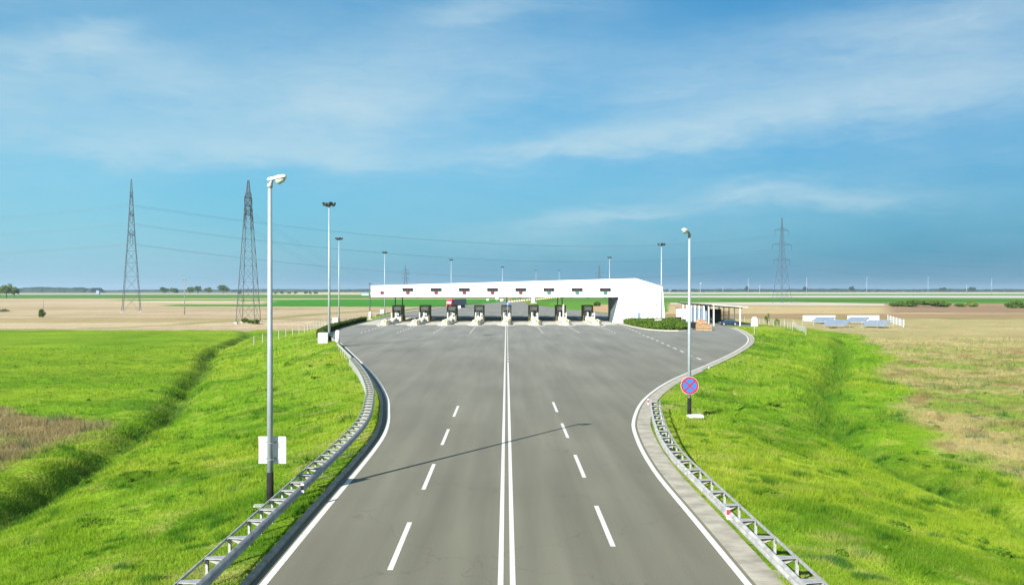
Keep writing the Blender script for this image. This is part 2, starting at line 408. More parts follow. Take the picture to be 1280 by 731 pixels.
def FPX(*pts, z=FIELD): return np.array([W(a, b, z) for a, b in pts])
def inside(x, y, poly, soft=0, seed=1):
    d = poly_dist(np.c_[x, y], poly)
    if soft: return sstep(.5-(d+(fbm(x, y, soft*3, seed)-.5)*soft*3)/soft)
    return (d < 0).astype(float)
def ground_color(x, y, d):
    n = len(x); P = np.c_[x, y]
    def mixc(c, col, f): return c*(1-f[:, None])+np.array(col)*f[:, None]
    c = np.tile(np.array([.130, .245, .013]), (n, 1))
    big = fbm(x, y, 22, 11); mid = fbm(x, y, 5, 12); sm = fbm(x, y, 1.3, 13, 3)
    c = mixc(c, (.235, .285, .022), sstep((big-.45)*4)*.5)           # yellower swathes
    c = mixc(c, (.060, .150, .010), sstep((.48-mid)*6)*.7)          # darker lush patches
    c = mixc(c, (.29, .32, .05), sstep((sm-.55)*5)*.45)
    verge = np.exp(-np.clip(d-1.0, 0, 99)/4.5)*np.clip(d/1.0, 0, 1)
    c = mixc(c, (.25, .30, .04), verge*sstep((mid-.30)*3)*.55)
    c = mixc(c, (.30, .25, .15), verge*sstep((sm-.62)*6)*.5)
    # flat lawn-like crop beyond the left ditch
    lf = inside(x, y, np.array([(-400, 20), (-26, 20), (-32, 60), (-36, 90), (-48, 135), (-62, 200), (-75, 238), (-400, 240)]), 2, 2)
    c = mixc(c, (.13, .24, .012), lf*.45); c = mixc(c, (.20, .29, .02), lf*sstep((fbm(x*.25, y, 6, 21)-.45)*4)*.6); c = mixc(c, (.07, .16, .012), lf*sstep((fbm(x*.5, y, 4, 23)-.5)*5)*.55*np.clip((150-y)/60, 0, 1))
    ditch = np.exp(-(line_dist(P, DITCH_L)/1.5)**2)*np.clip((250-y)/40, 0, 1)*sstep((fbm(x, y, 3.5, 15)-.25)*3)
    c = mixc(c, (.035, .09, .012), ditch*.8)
    ditch = np.exp(-(line_dist(P, DITCH_R)/1.6)**2)
    c = mixc(c, (.05, .13, .012), ditch*.6)
    # dead reed patch at the left
    reed = inside(x, y, np.array([(-60, 62), (-34, 47.5), (-28.5, 50), (-29.6, 62), (-31.5, 70.5), (-38, 76), (-44, 82), (-60, 88)]), 2.5, 4)
    c = mixc(c, (.215, .175, .085), reed*(.35+.65*sstep((mid-.38)*5)))
    # dry meadow at the right
    dry = inside(x, y, np.array([(27, 38), (27.8, 52.4), (31.6, 72), (41, 97), (64.7, 158), (80, 205), (84, 250), (74, 275), (60, 300), (60, 330), (2500, 330), (2500, 20), (27, 20)]), 3, 6)
    mot = fbm(x, y, 9, 31); mo2 = fbm(x, y, 2.5, 32)
    dc = np.tile(np.array([.31, .26, .115]), (n, 1)); dc = mixc(dc, (.15, .23, .03), sstep((mot-.43)*5)*.85); dc = mixc(dc, (.19, .125, .06), sstep((mo2-.50)*6)*.75); dc = mixc(dc, (.13, .19, .03), sstep((fbm(x, y, 4, 34)-.55)*7)*.6)
    dc = mixc(dc, (.42, .335, .18), sstep((y-120)/120)*.7)
    dk = (dry*(1-.25*sstep((.5-mot)*3)))[:, None]; c = c*(1-dk)+dc*dk
    # -------- far fields
    L = x < 0
    far = sstep((y-238)/4+(fbm(x, y, 14, 41)-.5))*np.clip((d-9)/4, 0, 1)*L
    tan = np.tile(np.array([.405, .315, .205]), (n, 1)); tan = mixc(tan, (.46, .37, .245), sstep((fbm(x*.2, y, 30, 42)-.45)*4)); tan = mixc(tan, (.31, .25, .11), sstep((fbm(x*.15, y, 26, 43)-.56)*6)*.7)
    c = c*(1-far[:, None])+tan*far[:, None]
    tr = np.exp(-(line_dist(P, [W(-60, 412, FIELD), W(90, 411.5, FIELD), W(200, 407, FIELD), W(260, 403, FIELD), W(330, 399, FIELD), W(400, 392.5, FIELD), W(470, 388, FIELD)])/np.maximum(3.2, y/80))**2)
    c = mixc(c, (.20, .20, .05), tr*.8*(d > 9))
    tr = np.exp(-(line_dist(P, [W(-60, 389, FIELD), W(20, 388, FIELD), W(60, 386.5, FIELD), W(170, 385, FIELD)])/5)**2)
    c = mixc(c, (.22, .22, .06), tr*.8*L)
    G = (.105, .24, .025); DG = (.05, .20, .02)
    for poly, col in (
        (FPX((-900, 372.9), (640, 372.9), (900, 372.9), (900, 368.2), (-900, 368.2)), (.09, .19, .03)),
        (FPX((-60, 374.0), (640, 374.3), (640, 372.9), (-60, 372.9)), (.45, .36, .23)),
        (FPX((150, 375.8), (640, 375.8), (640, 374.2), (150, 374.2)), G),
        (FPX((205, 382.6), (466, 383.4), (700, 383.4), (700, 373.8), (420, 373.8), (340, 376), (330, 380.4), (213, 380.4)), DG),
        (FPX((100, 378.7), (245, 377.7), (340, 376.6), (340, 376.0), (200, 376.4)), (.52, .42, .29)),
        (FPX((-900, 368.2), (640, 368.2), (640, 366.6), (-900, 366.6)), (.40, .39, .33)),
        (FPX((-900, 366.6), (640, 366.6), (640, 363.2), (-900, 363.2)), (.20, .20, .09)),
        (FPX((330, 368.0), (640, 368.0), (640, 365.6), (380, 365.6)), (.50, .44, .26)),
        ):
        c = mixc(c, col, inside(x, y, poly)*(d > 7)*L)
    Rr = x >= 0
    br = sstep((y-330)/10)*(d > 7)*Rr
    c = mixc(c, (.30, .21, .12), br)
    for poly, col in (
        (FPX((640, 392), (1700, 392), (1700, 385.5), (640, 382.5)), (.44, .34, .18)),
        (FPX((1110, 391), (1700, 392), (1700, 382), (1110, 382)), (.27, .185, .115)),
        (FPX((640, 383.5), (1110, 383.5), (1110, 380.5), (640, 380.5)), (.40, .31, .17)),
        (FPX((640, 390), (835, 390), (835, 372), (640, 372)), (.10, .24, .025)),
        (FPX((720, 390.5), (775, 392), (775, 380), (745, 381)), (.44, .30, .17)),
        (FPX((640, 377.5), (2200, 382.5), (2200, 366.8), (640, 366.8)), (.09, .20, .03)),
        (FPX((900, 376.8), (1300, 376.8), (1300, 374.8), (900, 374.8)), (.06, .15, .02)),
        (FPX((640, 368.0), (2200, 368.0), (2200, 363.2), (640, 363.2)), (.18, .25, .08)),
        (FPX((640, 367.3), (1075, 367.3), (2200, 367.0), (2200, 364.9), (640, 364.9)), (.48, .43, .32)),
        ):
        c = mixc(c, col, inside(x, y, poly)*(d > 7)*Rr)
    farn = np.clip((y-500)/800, 0, 1)
    c = c*(1+(fbm(x*.15, y*.6, 60, 51)-.5)[:, None]*.5*farn[:, None])
    return np.clip(c, .004, .9)
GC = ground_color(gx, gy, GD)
nx, ny = len(xs), len(ys)
me = bpy.data.meshes.new('ground')
I = np.arange(nx*ny).reshape(ny, nx)
fc = np.stack([I[:-1, :-1], I[:-1, 1:], I[1:, 1:], I[1:, :-1]], -1).reshape(-1, 4)
me.vertices.add(nx*ny); me.vertices.foreach_set('co', np.c_[gx, gy, gzv].astype(np.float32).ravel())
me.loops.add(fc.size); me.loops.foreach_set('vertex_index', fc.astype(np.int32).ravel())
me.polygons.add(len(fc)); me.polygons.foreach_set('loop_start', np.arange(0, fc.size, 4, dtype=np.int32)); me.polygons.foreach_set('loop_total', np.full(len(fc), 4, np.int32))
me.update(); me.polygons.foreach_set('use_smooth', np.ones(len(fc), bool))
ca = me.color_attributes.new('tint', 'FLOAT_COLOR', 'POINT'); ca.data.foreach_set('color', np.c_[GC, np.ones(len(GC))].astype(np.float32).ravel())
gm = bpy.data.materials.new('ground_cover'); gm.use_nodes = True; nt = gm.node_tree; b = nt.nodes['Principled BSDF']
a = nt.nodes.new('ShaderNodeAttribute'); a.attribute_name = 'tint'; g = nt.nodes.new('ShaderNodeNewGeometry')
def gn(scale, det, lo, hi):
    n = nt.nodes.new('ShaderNodeTexNoise'); n.inputs['Scale'].default_value = scale; n.inputs['Detail'].default_value = det; nt.links.new(g.outputs['Position'], n.inputs[0])
    r = nt.nodes.new('ShaderNodeMapRange'); r.inputs[1].default_value = .3; r.inputs[2].default_value = .7; r.inputs[3].default_value = lo; r.inputs[4].default_value = hi
    nt.links.new(n.outputs[0], r.inputs[0]); return r.outputs[0]
m1 = nt.nodes.new('ShaderNodeMath'); m1.operation = 'MULTIPLY'; nt.links.new(gn(2.2, 10, .72, 1.25), m1.inputs[0]); nt.links.new(gn(.05, 6, .9, 1.1), m1.inputs[1])
vm = nt.nodes.new('ShaderNodeVectorMath'); vm.operation = 'SCALE'; nt.links.new(a.outputs['Color'], vm.inputs[0]); nt.links.new(m1.outputs[0], vm.inputs['Scale'])
nt.links.new(vm.outputs[0], b.inputs['Base Color']); b.inputs['Roughness'].default_value = 1; b.inputs['Specular IOR Level'].default_value = .05
bp = nt.nodes.new('ShaderNodeBump'); bp.inputs['Strength'].default_value = .6; bp.inputs['Distance'].default_value = .12
nt.links.new(gn(5, 8, 0, 1), bp.inputs['Height']); nt.links.new(bp.outputs[0], b.inputs['Normal'])
me.materials.append(gm)
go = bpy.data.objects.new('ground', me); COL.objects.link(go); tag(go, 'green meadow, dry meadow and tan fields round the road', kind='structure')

# ------------------------------------------------------------------ grass blades (nobody could count them)
def bil(arr, x, y):
    fx_ = np.interp(x, xs, np.arange(nx)); fy_ = np.interp(y, ys, np.arange(ny)); ix = np.clip(fx_.astype(int), 0, nx-2); iy = np.clip(fy_.astype(int), 0, ny-2); u = fx_-ix; v = fy_-iy
    A = arr.reshape(ny, nx, -1); u = u[:, None]; v = v[:, None]
    r_ = (A[iy, ix]*(1-u)+A[iy, ix+1]*u)*(1-v)+(A[iy+1, ix]*(1-u)+A[iy+1, ix+1]*u)*v
    return r_[:, 0] if r_.shape[1] == 1 else r_
def make_blades(name, N, region, hgt, wid, label, colfn, seed):
    r = np.random.default_rng(seed)
    X = []; Y = []
    tot_ = 0
    while tot_ < N:
        k = N
        # spread evenly over the picture's depth: denser where nearer
        inv = r.uniform(1/region[3], 1/region[2], k)**1.0; yy = 1/inv
        xx = r.uniform(region[0], region[1], k)*yy
        dd = bil(GD, xx, yy); ok = dd > region[4]
        ok &= r.uniform(0, 1, k) < np.clip(.35+1.6*(fbm(xx, yy, 1.1, seed+3, 3)-.35), .15, 1)
        xx = xx[ok]; yy = yy[ok]; X.append(xx); Y.append(yy); tot_ += len(xx)
    x = np.concatenate(X)[:N]; y = np.concatenate(Y)[:N]
    d = bil(GD, x, y); z = bil(gzv, x, y); col = bil(GC, x, y); cl = sstep((vnoise(x, y, .45, 91)*.7+vnoise(x, y, 1.3, 92)*.5-.80)*7); col = col*(1-cl[:, None]*np.array([.72, .48, .4])); pl = sstep((vnoise(x, y, .8, 95)*.6+vnoise(x, y, 3.1, 96)*.6-.82)*6)*(1-cl); col = col*(1+pl[:, None]*np.array([.35, .2, .5]))
    ok, hf = colfn(x, y, d, r)
    hf = hf*(1+.8*cl); x, y, z, d, col, hf = x[ok], y[ok], z[ok], d[ok], col[ok], hf[ok]; n = len(x)
    far = np.clip(y/40, .8, 4)
    h = hgt*(.5+r.random(n))*hf*(.7+.3*far); w = wid*(.6+.8*r.random(n))*far
    th = r.uniform(0, 6.283, n); ln = r.uniform(0, 6.283, n); lean = h*r.uniform(.2, 1.1, n)
    p0 = np.c_[x-np.cos(th)*w/2, y-np.sin(th)*w/2, z-.02]; p1 = np.c_[x+np.cos(th)*w/2, y+np.sin(th)*w/2, z-.02]
    p2 = np.c_[x+np.cos(ln)*lean, y+np.sin(ln)*lean, z+h]
    V = np.stack([p0, p1, p2], 1).reshape(-1, 3)
    br = (.84+.36*r.random(n))[:, None]; col = np.clip(col*br*1.22, 0, 1); straw = r.random(n) < .035; col[straw] = col[straw]*.5+np.array([.34, .29, .13])*.5
    C3 = np.repeat(np.c_[col, np.ones(n)], 3, 0)
    me = bpy.data.meshes.new(name); me.vertices.add(3*n); me.vertices.foreach_set('co', V.astype(np.float32).ravel())
    me.loops.add(3*n); me.loops.foreach_set('vertex_index', np.arange(3*n, dtype=np.int32))
    me.polygons.add(n); me.polygons.foreach_set('loop_start', np.arange(0, 3*n, 3, dtype=np.int32)); me.polygons.foreach_set('loop_total', np.full(n, 3, np.int32)); me.update()
    ca = me.color_attributes.new('tint', 'FLOAT_COLOR', 'POINT'); ca.data.foreach_set('color', C3.astype(np.float32).ravel())
    me.materials.append(M['grass']); o = bpy.data.objects.new(name, me); COL.objects.link(o); tag(o, label, 'grass', kind='stuff'); return o
def left_fn(x, y, d, r):
    P = np.c_[x, y]; ditch = np.exp(-(line_dist(P, DITCH_L)/2.2)**2)
    field = (line_dist(P, DITCH_L) > 3) & (d > 18)
    reed = inside(x, y, np.array([(-60, 62), (-34, 47.5), (-28.5, 50), (-29.6, 62), (-31.5, 70.5), (-38, 76), (-44, 82), (-60, 88)]), 2.5, 4)
    hf = .75+.35*ditch*sstep((fbm(x, y, 3, 77)-.3)*3)+.8*(fbm(x, y, 2.2, 71) > .56)+1.3*reed; hf = np.where(field & (reed < .2), hf*.7, hf); hf = np.where(d < 1.6, hf*.55, hf)
    return (x < 0) & (d > .55), hf
def right_fn(x, y, d, r):
    P = np.c_[x, y]; hf = .8+.6*np.exp(-(line_dist(P, DITCH_R)/2)**2)+.9*(fbm(x, y, 2.4, 73) > .57)
    hf = np.where(d < 2.0, hf*.5, hf)
    return (x > 0) & (d > .9+.35*np.sin(y*.7)*(y < 60)), hf
make_blades('meadow_grass', 430000, (-.62, -.10, 18, 170, .5), .115, .021, 'short green grass on the embankment and field left of the road', left_fn, 21)
make_blades('meadow_grass', 560000, (.12, .60, 18, 200, .9), .115, .021, 'short green and straw-coloured grass right of the road', right_fn, 22)

# ------------------------------------------------------------------ road
def asphalt():
    m = bpy.data.materials.new('asphalt'); m.use_nodes = True; nt = m.node_tree; b = nt.nodes['Principled BSDF']
    g = nt.nodes.new('ShaderNodeNewGeometry')
    def noise(sc, det, stretch=(1, 1, 1), dist=0):
        mp = nt.nodes.new('ShaderNodeMapping'); mp.inputs['Scale'].default_value = stretch; nt.links.new(g.outputs['Position'], mp.inputs[0])
        n = nt.nodes.new('ShaderNodeTexNoise'); n.inputs['Scale'].default_value = sc; n.inputs['Detail'].default_value = det; n.inputs['Distortion'].default_value = dist; nt.links.new(mp.outputs[0], n.inputs[0]); return n.outputs[0]
    def rng_(v, a, b_, lo, hi):
        r = nt.nodes.new('ShaderNodeMapRange'); r.inputs[1].default_value = a; r.inputs[2].default_value = b_; r.inputs[3].default_value = lo; r.inputs[4].default_value = hi; nt.links.new(v, r.inputs[0]); return r.outputs[0]
    def mul(a_, b_):
        q = nt.nodes.new('ShaderNodeMath'); q.operation = 'MULTIPLY'; nt.links.new(a_, q.inputs[0]); nt.links.new(b_, q.inputs[1]); return q.outputs[0]
    v = mul(rng_(noise(22, 8), .3, .7, .86, 1.13), rng_(noise(.5, 5, (1, .09, 1)), .3, .7, .87, 1.10))
    v = mul(v, rng_(noise(.12, 4, (1, .5, 1)), .3, .7, .88, 1.09))
    v = mul(v, rng_(noise(1.5, 6, (1, .035, 1), .3), .35, .65, .94, 1.04))
    sp = nt.nodes.new('ShaderNodeSeparateXYZ'); nt.links.new(g.outputs['Position'], sp.inputs[0])
    # worn wheel tracks, paler than the oil-darkened middle of each lane
    ab = nt.nodes.new('ShaderNodeMath'); ab.operation = 'MULTIPLY'; nt.links.new(sp.outputs[0], ab.inputs[0]); ab.inputs[1].default_value = 2*math.pi/1.62
    cs = nt.nodes.new('ShaderNodeMath'); cs.operation = 'COSINE'; nt.links.new(ab.outputs[0], cs.inputs[0])
    fade = rng_(sp.outputs[1], 50, 80, .045, .0)
    mf = nt.nodes.new('ShaderNodeMath'); mf.operation = 'MULTIPLY_ADD'; nt.links.new(cs.outputs[0], mf.inputs[0]); nt.links.new(fade, mf.inputs[1]); mf.inputs[2].default_value = 1
    v = mul(v, mf.outputs[0])
    # thin sealed cracks
    vo = nt.nodes.new('ShaderNodeTexVoronoi'); vo.feature = 'DISTANCE_TO_EDGE'; vo.inputs['Scale'].default_value = .11
    wp = nt.nodes.new('ShaderNodeVectorMath'); wp.operation = 'ADD'; nz = nt.nodes.new('ShaderNodeTexNoise'); nz.inputs['Scale'].default_value = .8; nz.inputs['Detail'].default_value = 6
    nt.links.new(g.outputs['Position'], nz.inputs[0]); sc_ = nt.nodes.new('ShaderNodeVectorMath'); sc_.operation = 'SCALE'; sc_.inputs['Scale'].default_value = 2.2; nt.links.new(nz.outputs['Color'], sc_.inputs[0])
    nt.links.new(g.outputs['Position'], wp.inputs[0]); nt.links.new(sc_.outputs[0], wp.inputs[1]); nt.links.new(wp.outputs[0], vo.inputs[0])
    crack = rng_(vo.outputs[0], 0.0, .0035, .80, 1.0); v = mul(v, crack)
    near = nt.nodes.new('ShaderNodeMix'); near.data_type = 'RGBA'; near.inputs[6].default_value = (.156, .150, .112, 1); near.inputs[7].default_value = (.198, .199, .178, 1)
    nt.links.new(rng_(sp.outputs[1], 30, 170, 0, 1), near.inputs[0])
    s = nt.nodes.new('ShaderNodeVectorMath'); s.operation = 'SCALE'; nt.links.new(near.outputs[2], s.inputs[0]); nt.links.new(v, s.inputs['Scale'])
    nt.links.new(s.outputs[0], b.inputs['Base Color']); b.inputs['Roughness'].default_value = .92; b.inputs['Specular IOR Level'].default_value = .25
    bp = nt.nodes.new('ShaderNodeBump'); bp.inputs['Strength'].default_value = .25; bp.inputs['Distance'].default_value = .01
    nt.links.new(noise(60, 4), bp.inputs['Height']); nt.links.new(bp.outputs[0], b.inputs['Normal'])
    return m
M['asphalt'] = asphalt()
M['paint'] = mat('road_paint', (.72, .71, .68), .7, 0, .0, 9, col2=(.47, .46, .42))
M['paint2'] = mat('worn_road_paint', (.66, .62, .53), .75, 0, .0, 3, col2=(.44, .41, .34))
LA = offs(LP, .35); RA = offs(RP, -.30)
import mathutils.geometry as mg
def fill(poly2, z, name, m, label=None):
    tris = mg.tessellate_polygon([[Vector((p[0], p[1], 0)) for p in poly2]])
    mb = MB(); mb.add([(p[0], p[1], z) for p in poly2], [t if (Vector(poly2[t[1]]).to_2d()-Vector(poly2[t[0]]).to_2d()).cross(Vector(poly2[t[2]]).to_2d()-Vector(poly2[t[0]]).to_2d()) > 0 else t[::-1] for t in tris])
    o = mb.build(name, m); tag(o, label, kind='structure'); return o
RA2 = [p for p in RA]
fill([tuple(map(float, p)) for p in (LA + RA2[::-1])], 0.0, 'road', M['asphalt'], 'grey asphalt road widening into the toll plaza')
# concrete apron in the toll lanes
ap = MB().sheet([(-33.6, 207, .004), (25.2, 207, .004), (25.2, 243, .004), (-33.9, 243, .004)]); tag(ap.build('toll_apron', M['cream'] if False else mat('apron_concrete', (.42, .40, .35), .9, 0, .14, .5)), 'pale concrete slab across the toll lanes', kind='structure')
# markings
pm = MB()
pm.strip(sub_path(LP, -20, 172), .20, .004); pm.strip(sub_path(RP, -20, 198), .20, .004)
pm.strip([(-.155, -20), (-.155, 100), (-.155, 204)], .15, .004); pm.strip([(.17, -20), (.17, 100)], .15, .004)
for k in range(26): pm.strip([(.17, 101.5+k*4), (.17, 103.7+k*4)], .15, .004)
for i in range(8):
    a_ = 25.75+10.4*(i-2); 
    if i-2 <= 3: pm.strip([(-3.25, a_), (-3.25, a_+5.3)], .16, .004)
    a_ = 17.75+10.33*(i-1)
    if i-1 <= 4: pm.strip([(3.25, a_), (3.25, a_+5.3)], .16, .004)
for k in range(-4, 4):
    X = k*6.75
    if k != 0:
        for j in range(7): pm.strip([(X*.985, 198-j*4.6), (X*.98, 195.8-j*4.6)], .22, .004)
for j in range(19):
    t = j/19; pm.strip([(26.0-4.3*t, 218-118*t), (25.9-4.3*t, 218-118*t-2.8)], .22, .004)
for (u0, v0, u1, v1) in ((470, 440, 455, 436),): pass
tag(pm.build('road_markings', M['paint']), 'white edge lines, lane dashes and double centre line', kind='structure')
pv = MB()
for k in range(-4, 4):
    X = k*6.75
    for sgn in (-1, 1): pv.strip([(X, 198.0), (X+sgn*1.6, 204.5), (X+sgn*1.85, 213)], .6, .008)
tag(pv.build('island_markings', M['paint2']), 'worn white outlines painted round the island noses', kind='structure')
# kerbs: raised on the left, flat slabs on the right
kb = MB().sweep(sub_path(LP, -20, 172), [(.35, -.2), (.35, .11), (.37, .13), (.52, .13), (.54, .11), (.54, -.2)][::-1]); tag(kb.build('left_kerb', M['kerb']), 'raised dark concrete kerb left of the road', kind='structure')
sh = MB(); rp = sub_path(RP, -20, 198)
slabm = mat('gutter_concrete', (.34, .315, .26), .9, 0, .2, 1.3, .25, 30)
pts = walk(rp, 0, lambda y: 1.0)
for i, (x, y, h) in enumerate(pts):
    wd = .78 if y < 90 else .5
    c, s_ = math.cos(h), math.sin(h); cx = x+s_*(.22+wd/2); cy = y-c*(.22+wd/2)
    sh.box((cx, cy, -.03+random.uniform(-.002, .002)), (.985, wd, .08), h)
tag(sh.build('gutter_slabs', slabm), 'row of pale concrete gutter slabs right of the road', kind='structure')
ks = MB().sweep(sub_path(RP, 92, 198), [(-.80, -.2), (-.80, .06), (-.93, .06), (-.93, -.2)]); tag(ks.build('right_kerb', M['cream']), 'low pale kerb on the right bend', kind='structure')
cs = MB().box((7.15, 25.4, -.028), (1.0, .55, .07)).box((7.8, 24.9, -.10), (1.5, .5, .12), .1); tag(cs.build('drain_channel', slabm), 'concrete drain slab under the right guardrail', kind='structure')
LK = smooth_path([(-34, 205), (-34.6, 230), (-35.2, 260)], 3)

# ------------------------------------------------------------------ guardrails
WPROF = [(0, .40), (.035, .44), (.08, .50), (.08, .55), (.035, .585), (.035, .615), (.08, .65), (.08, .70), (.035, .73), (0, .75), (-.012, .75), (.022, .725), (.066, .695), (.066, .655), (.022, .62), (.022, .58), (.066, .545), (.066, .505), (.022, .455), (-.012, .40)]
def guardrail(path, side, step_fn, label, back=True, name='guardrail', maxp=98, group='steel guardrails along the road'):
    """side +1: the road lies to the right of the path's heading; the back rail lies to the left"""
    z0 = 0
    t = empty(name, (path[0][0], path[0][1], 0), label, 'guardrail', group)
    loc = [(p[0]-path[0][0], p[1]-path[0][1]) for p in path]
    MB().sweep(loc, [(-side*o, h) for o, h in WPROF]).build('rail', M['rail'], t)
    if back:
        MB().sweep([p for p in offs(loc, side*.52)], [(side*.0, .66), (side*.035, .66), (side*.035, .74), (side*0, .74)]).build('back_rail', M['galv'], t)
    ps = walk(loc, .4, lambda y: step_fn(y+path[0][1]))[:maxp]
    postm = None; spm = None
    for (x, y, h) in ps:
        nx_, ny_ = -math.sin(h)*side, math.cos(h)*side
        if postm is None:
            mb = MB()      # C-shaped post
            mb.box((0, 0, .1), (.10, .012, 1.15)).box((-.05, -.03*1, .1), (.012, .06, 1.15)).box((.05, -.03, .1), (.012, .06, 1.15))
            o = mb.build('post', M['galv'], t); postm = o.data
            mb = MB(); w = .5 if back else .12
            if back: # triangular top plate with web
                mb.add([(-.19, 0, .735), (.19, 0, .735), (.10, w, .735), (-.10, w, .735), (-.19, 0, .722), (.19, 0, .722), (.10, w, .722), (-.10, w, .722)], [(0, 1, 2, 3), (7, 6, 5, 4), (0, 4, 5, 1), (1, 5, 6, 2), (2, 6, 7, 3), (3, 7, 4, 0)])
                mb.prism([(.02, .72), (w, .72), (w-.06, .66), (.10, .50), (.02, .50)], 'x', -.01, .01)
                mb.box((0, w-.015, .66), (.30, .012, .13))
            else: mb.box((0, w/2, .62), (.1, w, .22))
            q = mb.build('spacer', M['rail'], t); spm = q.data
        else:
            o = bpy.data.objects.new('post', postm); COL.objects.link(o); o.parent = t
            q = bpy.data.objects.new('spacer', spm); COL.objects.link(q); q.parent = t
        off = .49 if back else .14
        o.location = (x+nx_*off, y+ny_*off, 0); o.rotation_euler = (0, 0, h)
        q.location = (x, y, 0); q.rotation_euler = (0, 0, h if side > 0 else h+math.pi)
    return t
GL = offs(LP, 1.0); GLn = sub_path(GL, 12, 97.5)
guardrail(GLn, 1, lambda y: 2.0 if y < 27.5 else 1.4, 'grey double guardrail on the grass verge left of the road, shaded on its road side')
GLf = sub_path(offs(LP, 1.15), 98.5, 150)
guardrail(GLf, 1, lambda y: 4.0, 'single-beam guardrail on the left bend beyond the double one, ending near the first floodlight mast', back=False)
GR = smooth_path([(7.2, 12), (7.18, 24), (7.15, 35), (7.2, 40.5), (7.65, 46.5), (8.55, 54), (9.4, 59.8)], 1.0)
guardrail(GR, -1, lambda y: 2.0, 'pale sunlit double guardrail right of the road ending at the plaza bend')
def rail_marker(x, y, label, redm):
    t = empty('reflector_marker', (x, y, .56), label, 'reflector', 'reflector markers on the guardrails')
    MB().box((0, 0, .16), (.11, .07, .34)).build('body', M['white'], t, bevel=.01)
    MB().box((0, -.038, .19), (.115, .01, .17)).build('reflector', redm, t)
    MB().box((0, 0, -.02), (.08, .12, .05)).build('bracket', M['galv'], t)
rail_marker(7.05, 29.3, 'white marker with red reflector on the right guardrail near the bottom of the photo', M['red'])
rail_marker(9.0, 58.6, 'white marker with red reflector at the far end of the right guardrail', M['red'])
rail_marker(-7.28, 33.0, 'white-topped dark marker on the left guardrail beside the tall street lamp', M['black'])

# ------------------------------------------------------------------ street lamps
def street_lamp(x, y, z, h, dirx, label, armlen, rz):
    t = empty('street_lamp', (x, y, z), label, 'street lamp', 'tall street lamps beside the road', rz)
    MB().tube([(0, 0, 1.25), (0, 0, h*.5), (0, 0, h-.1)], [.112, .097, .075], 16).build('pole', M['pole'], t, True)
    MB().tube([(0, 0, -.3), (0, 0, 1.25)], [.135, .122], 16).tube([(0, 0, -.1), (0, 0, .06)], .26, 16).build('base_sleeve', M['black'], t, True)
    a = MB(); a.tube([(0, 0, h-.15), (dirx*.06, 0, h+.0), (dirx*armlen, 0, h+.08)], [.075, .07, .055], 10).lathe([(.10, -.22), (.10, -.1), (.07, -.06)], (0, 0, h), 12)
    a.build('arm', M['galv'], t, True)
    # luminaire: rounded shell, narrower at the pole end, with a glass bowl below its outer part
    s0 = armlen-.18; L = .74; mb = MB(); n = 12; secs = []
    for u, hw, hh, zz in ((0, .07, .05, 0), (.06, .11, .09, .01), (.35, .13, .10, .03), (.6, .17, .12, .06), (.85, .16, .11, .09), (.97, .10, .07, .10), (1.0, .04, .03, .10)):
        ring = []
        for k in range(n):
            w = 2*math.pi*k/n; zz2 = math.sin(w)*hh; zz2 = max(zz2, -hh*.35)
            ring.append((dirx*(s0+u*L), math.cos(w)*hw, h+.06+zz+zz2))
        secs.append(ring)
    for i, r_ in enumerate(secs): mb.v += r_
    for i in range(len(secs)-1):
        for k in range(n):
            k2 = (k+1) % n; mb.f.append((i*n+k, i*n+k2, (i+1)*n+k2, (i+1)*n+k))
    mb.f.append(tuple(range(n))); mb.f.append(tuple((len(secs)-1)*n+k for k in range(n)))
    hd = mb.build('lamp_head', M['white'], t, True)
    bw = MB(); m_ = 7
    for i in range(m_+1):
        ph = math.pi/2*i/m_
        for k in range(14):
            w = 2*math.pi*k/14; bw.v.append((dirx*(s0+.68*L)+math.cos(w)*.20*math.cos(ph), math.sin(w)*.14*math.cos(ph), h+.07-.15*math.sin(ph)+dirx*math.cos(w)*.03))
    for i in range(m_):
        for k in range(14):
            k2 = (k+1) % 14; bw.f.append((i*14+k, i*14+k2, (i+1)*14+k2, (i+1)*14+k))
    bw.build('bowl', M['lens'], hd, True)
    return t
lx, ly = -8.72, 34.1; lz = gz(lx, ly)
street_lamp(lx, ly, lz, 11.95, 1, 'tallest street lamp, grey pole behind the left guardrail with a square sign on it', .10, R(-14))
fb = MB().box((-.25, -.15, .02), (.62, .45, .12), .2); fb.v = [(v[0]+lx, v[1]+ly, v[2]+lz) for v in fb.v]; tag(fb.build('concrete_footing', M['dirtywhite'], bevel=.03), 'broken pale concrete footing at the foot of the left street lamp', 'footing')
rx_, ry_, rz_ = WG(862, 522, -.2)
street_lamp(rx_, ry_, rz_, (522-291)/F*ry_, -1, 'street lamp in the right-hand grass with a round sign on its pole', .32, R(52))
fb = MB().box((.35, -.1, .12), (1.05, .6, .22), .15, taper=(.85, .8)); fb.v = [(v[0]+rx_, v[1]+ry_, v[2]+rz_) for v in fb.v]; tag(fb.build('concrete_footing', M['dirtywhite'], bevel=.04), 'pale concrete block in the grass at the foot of the right street lamp', 'footing')
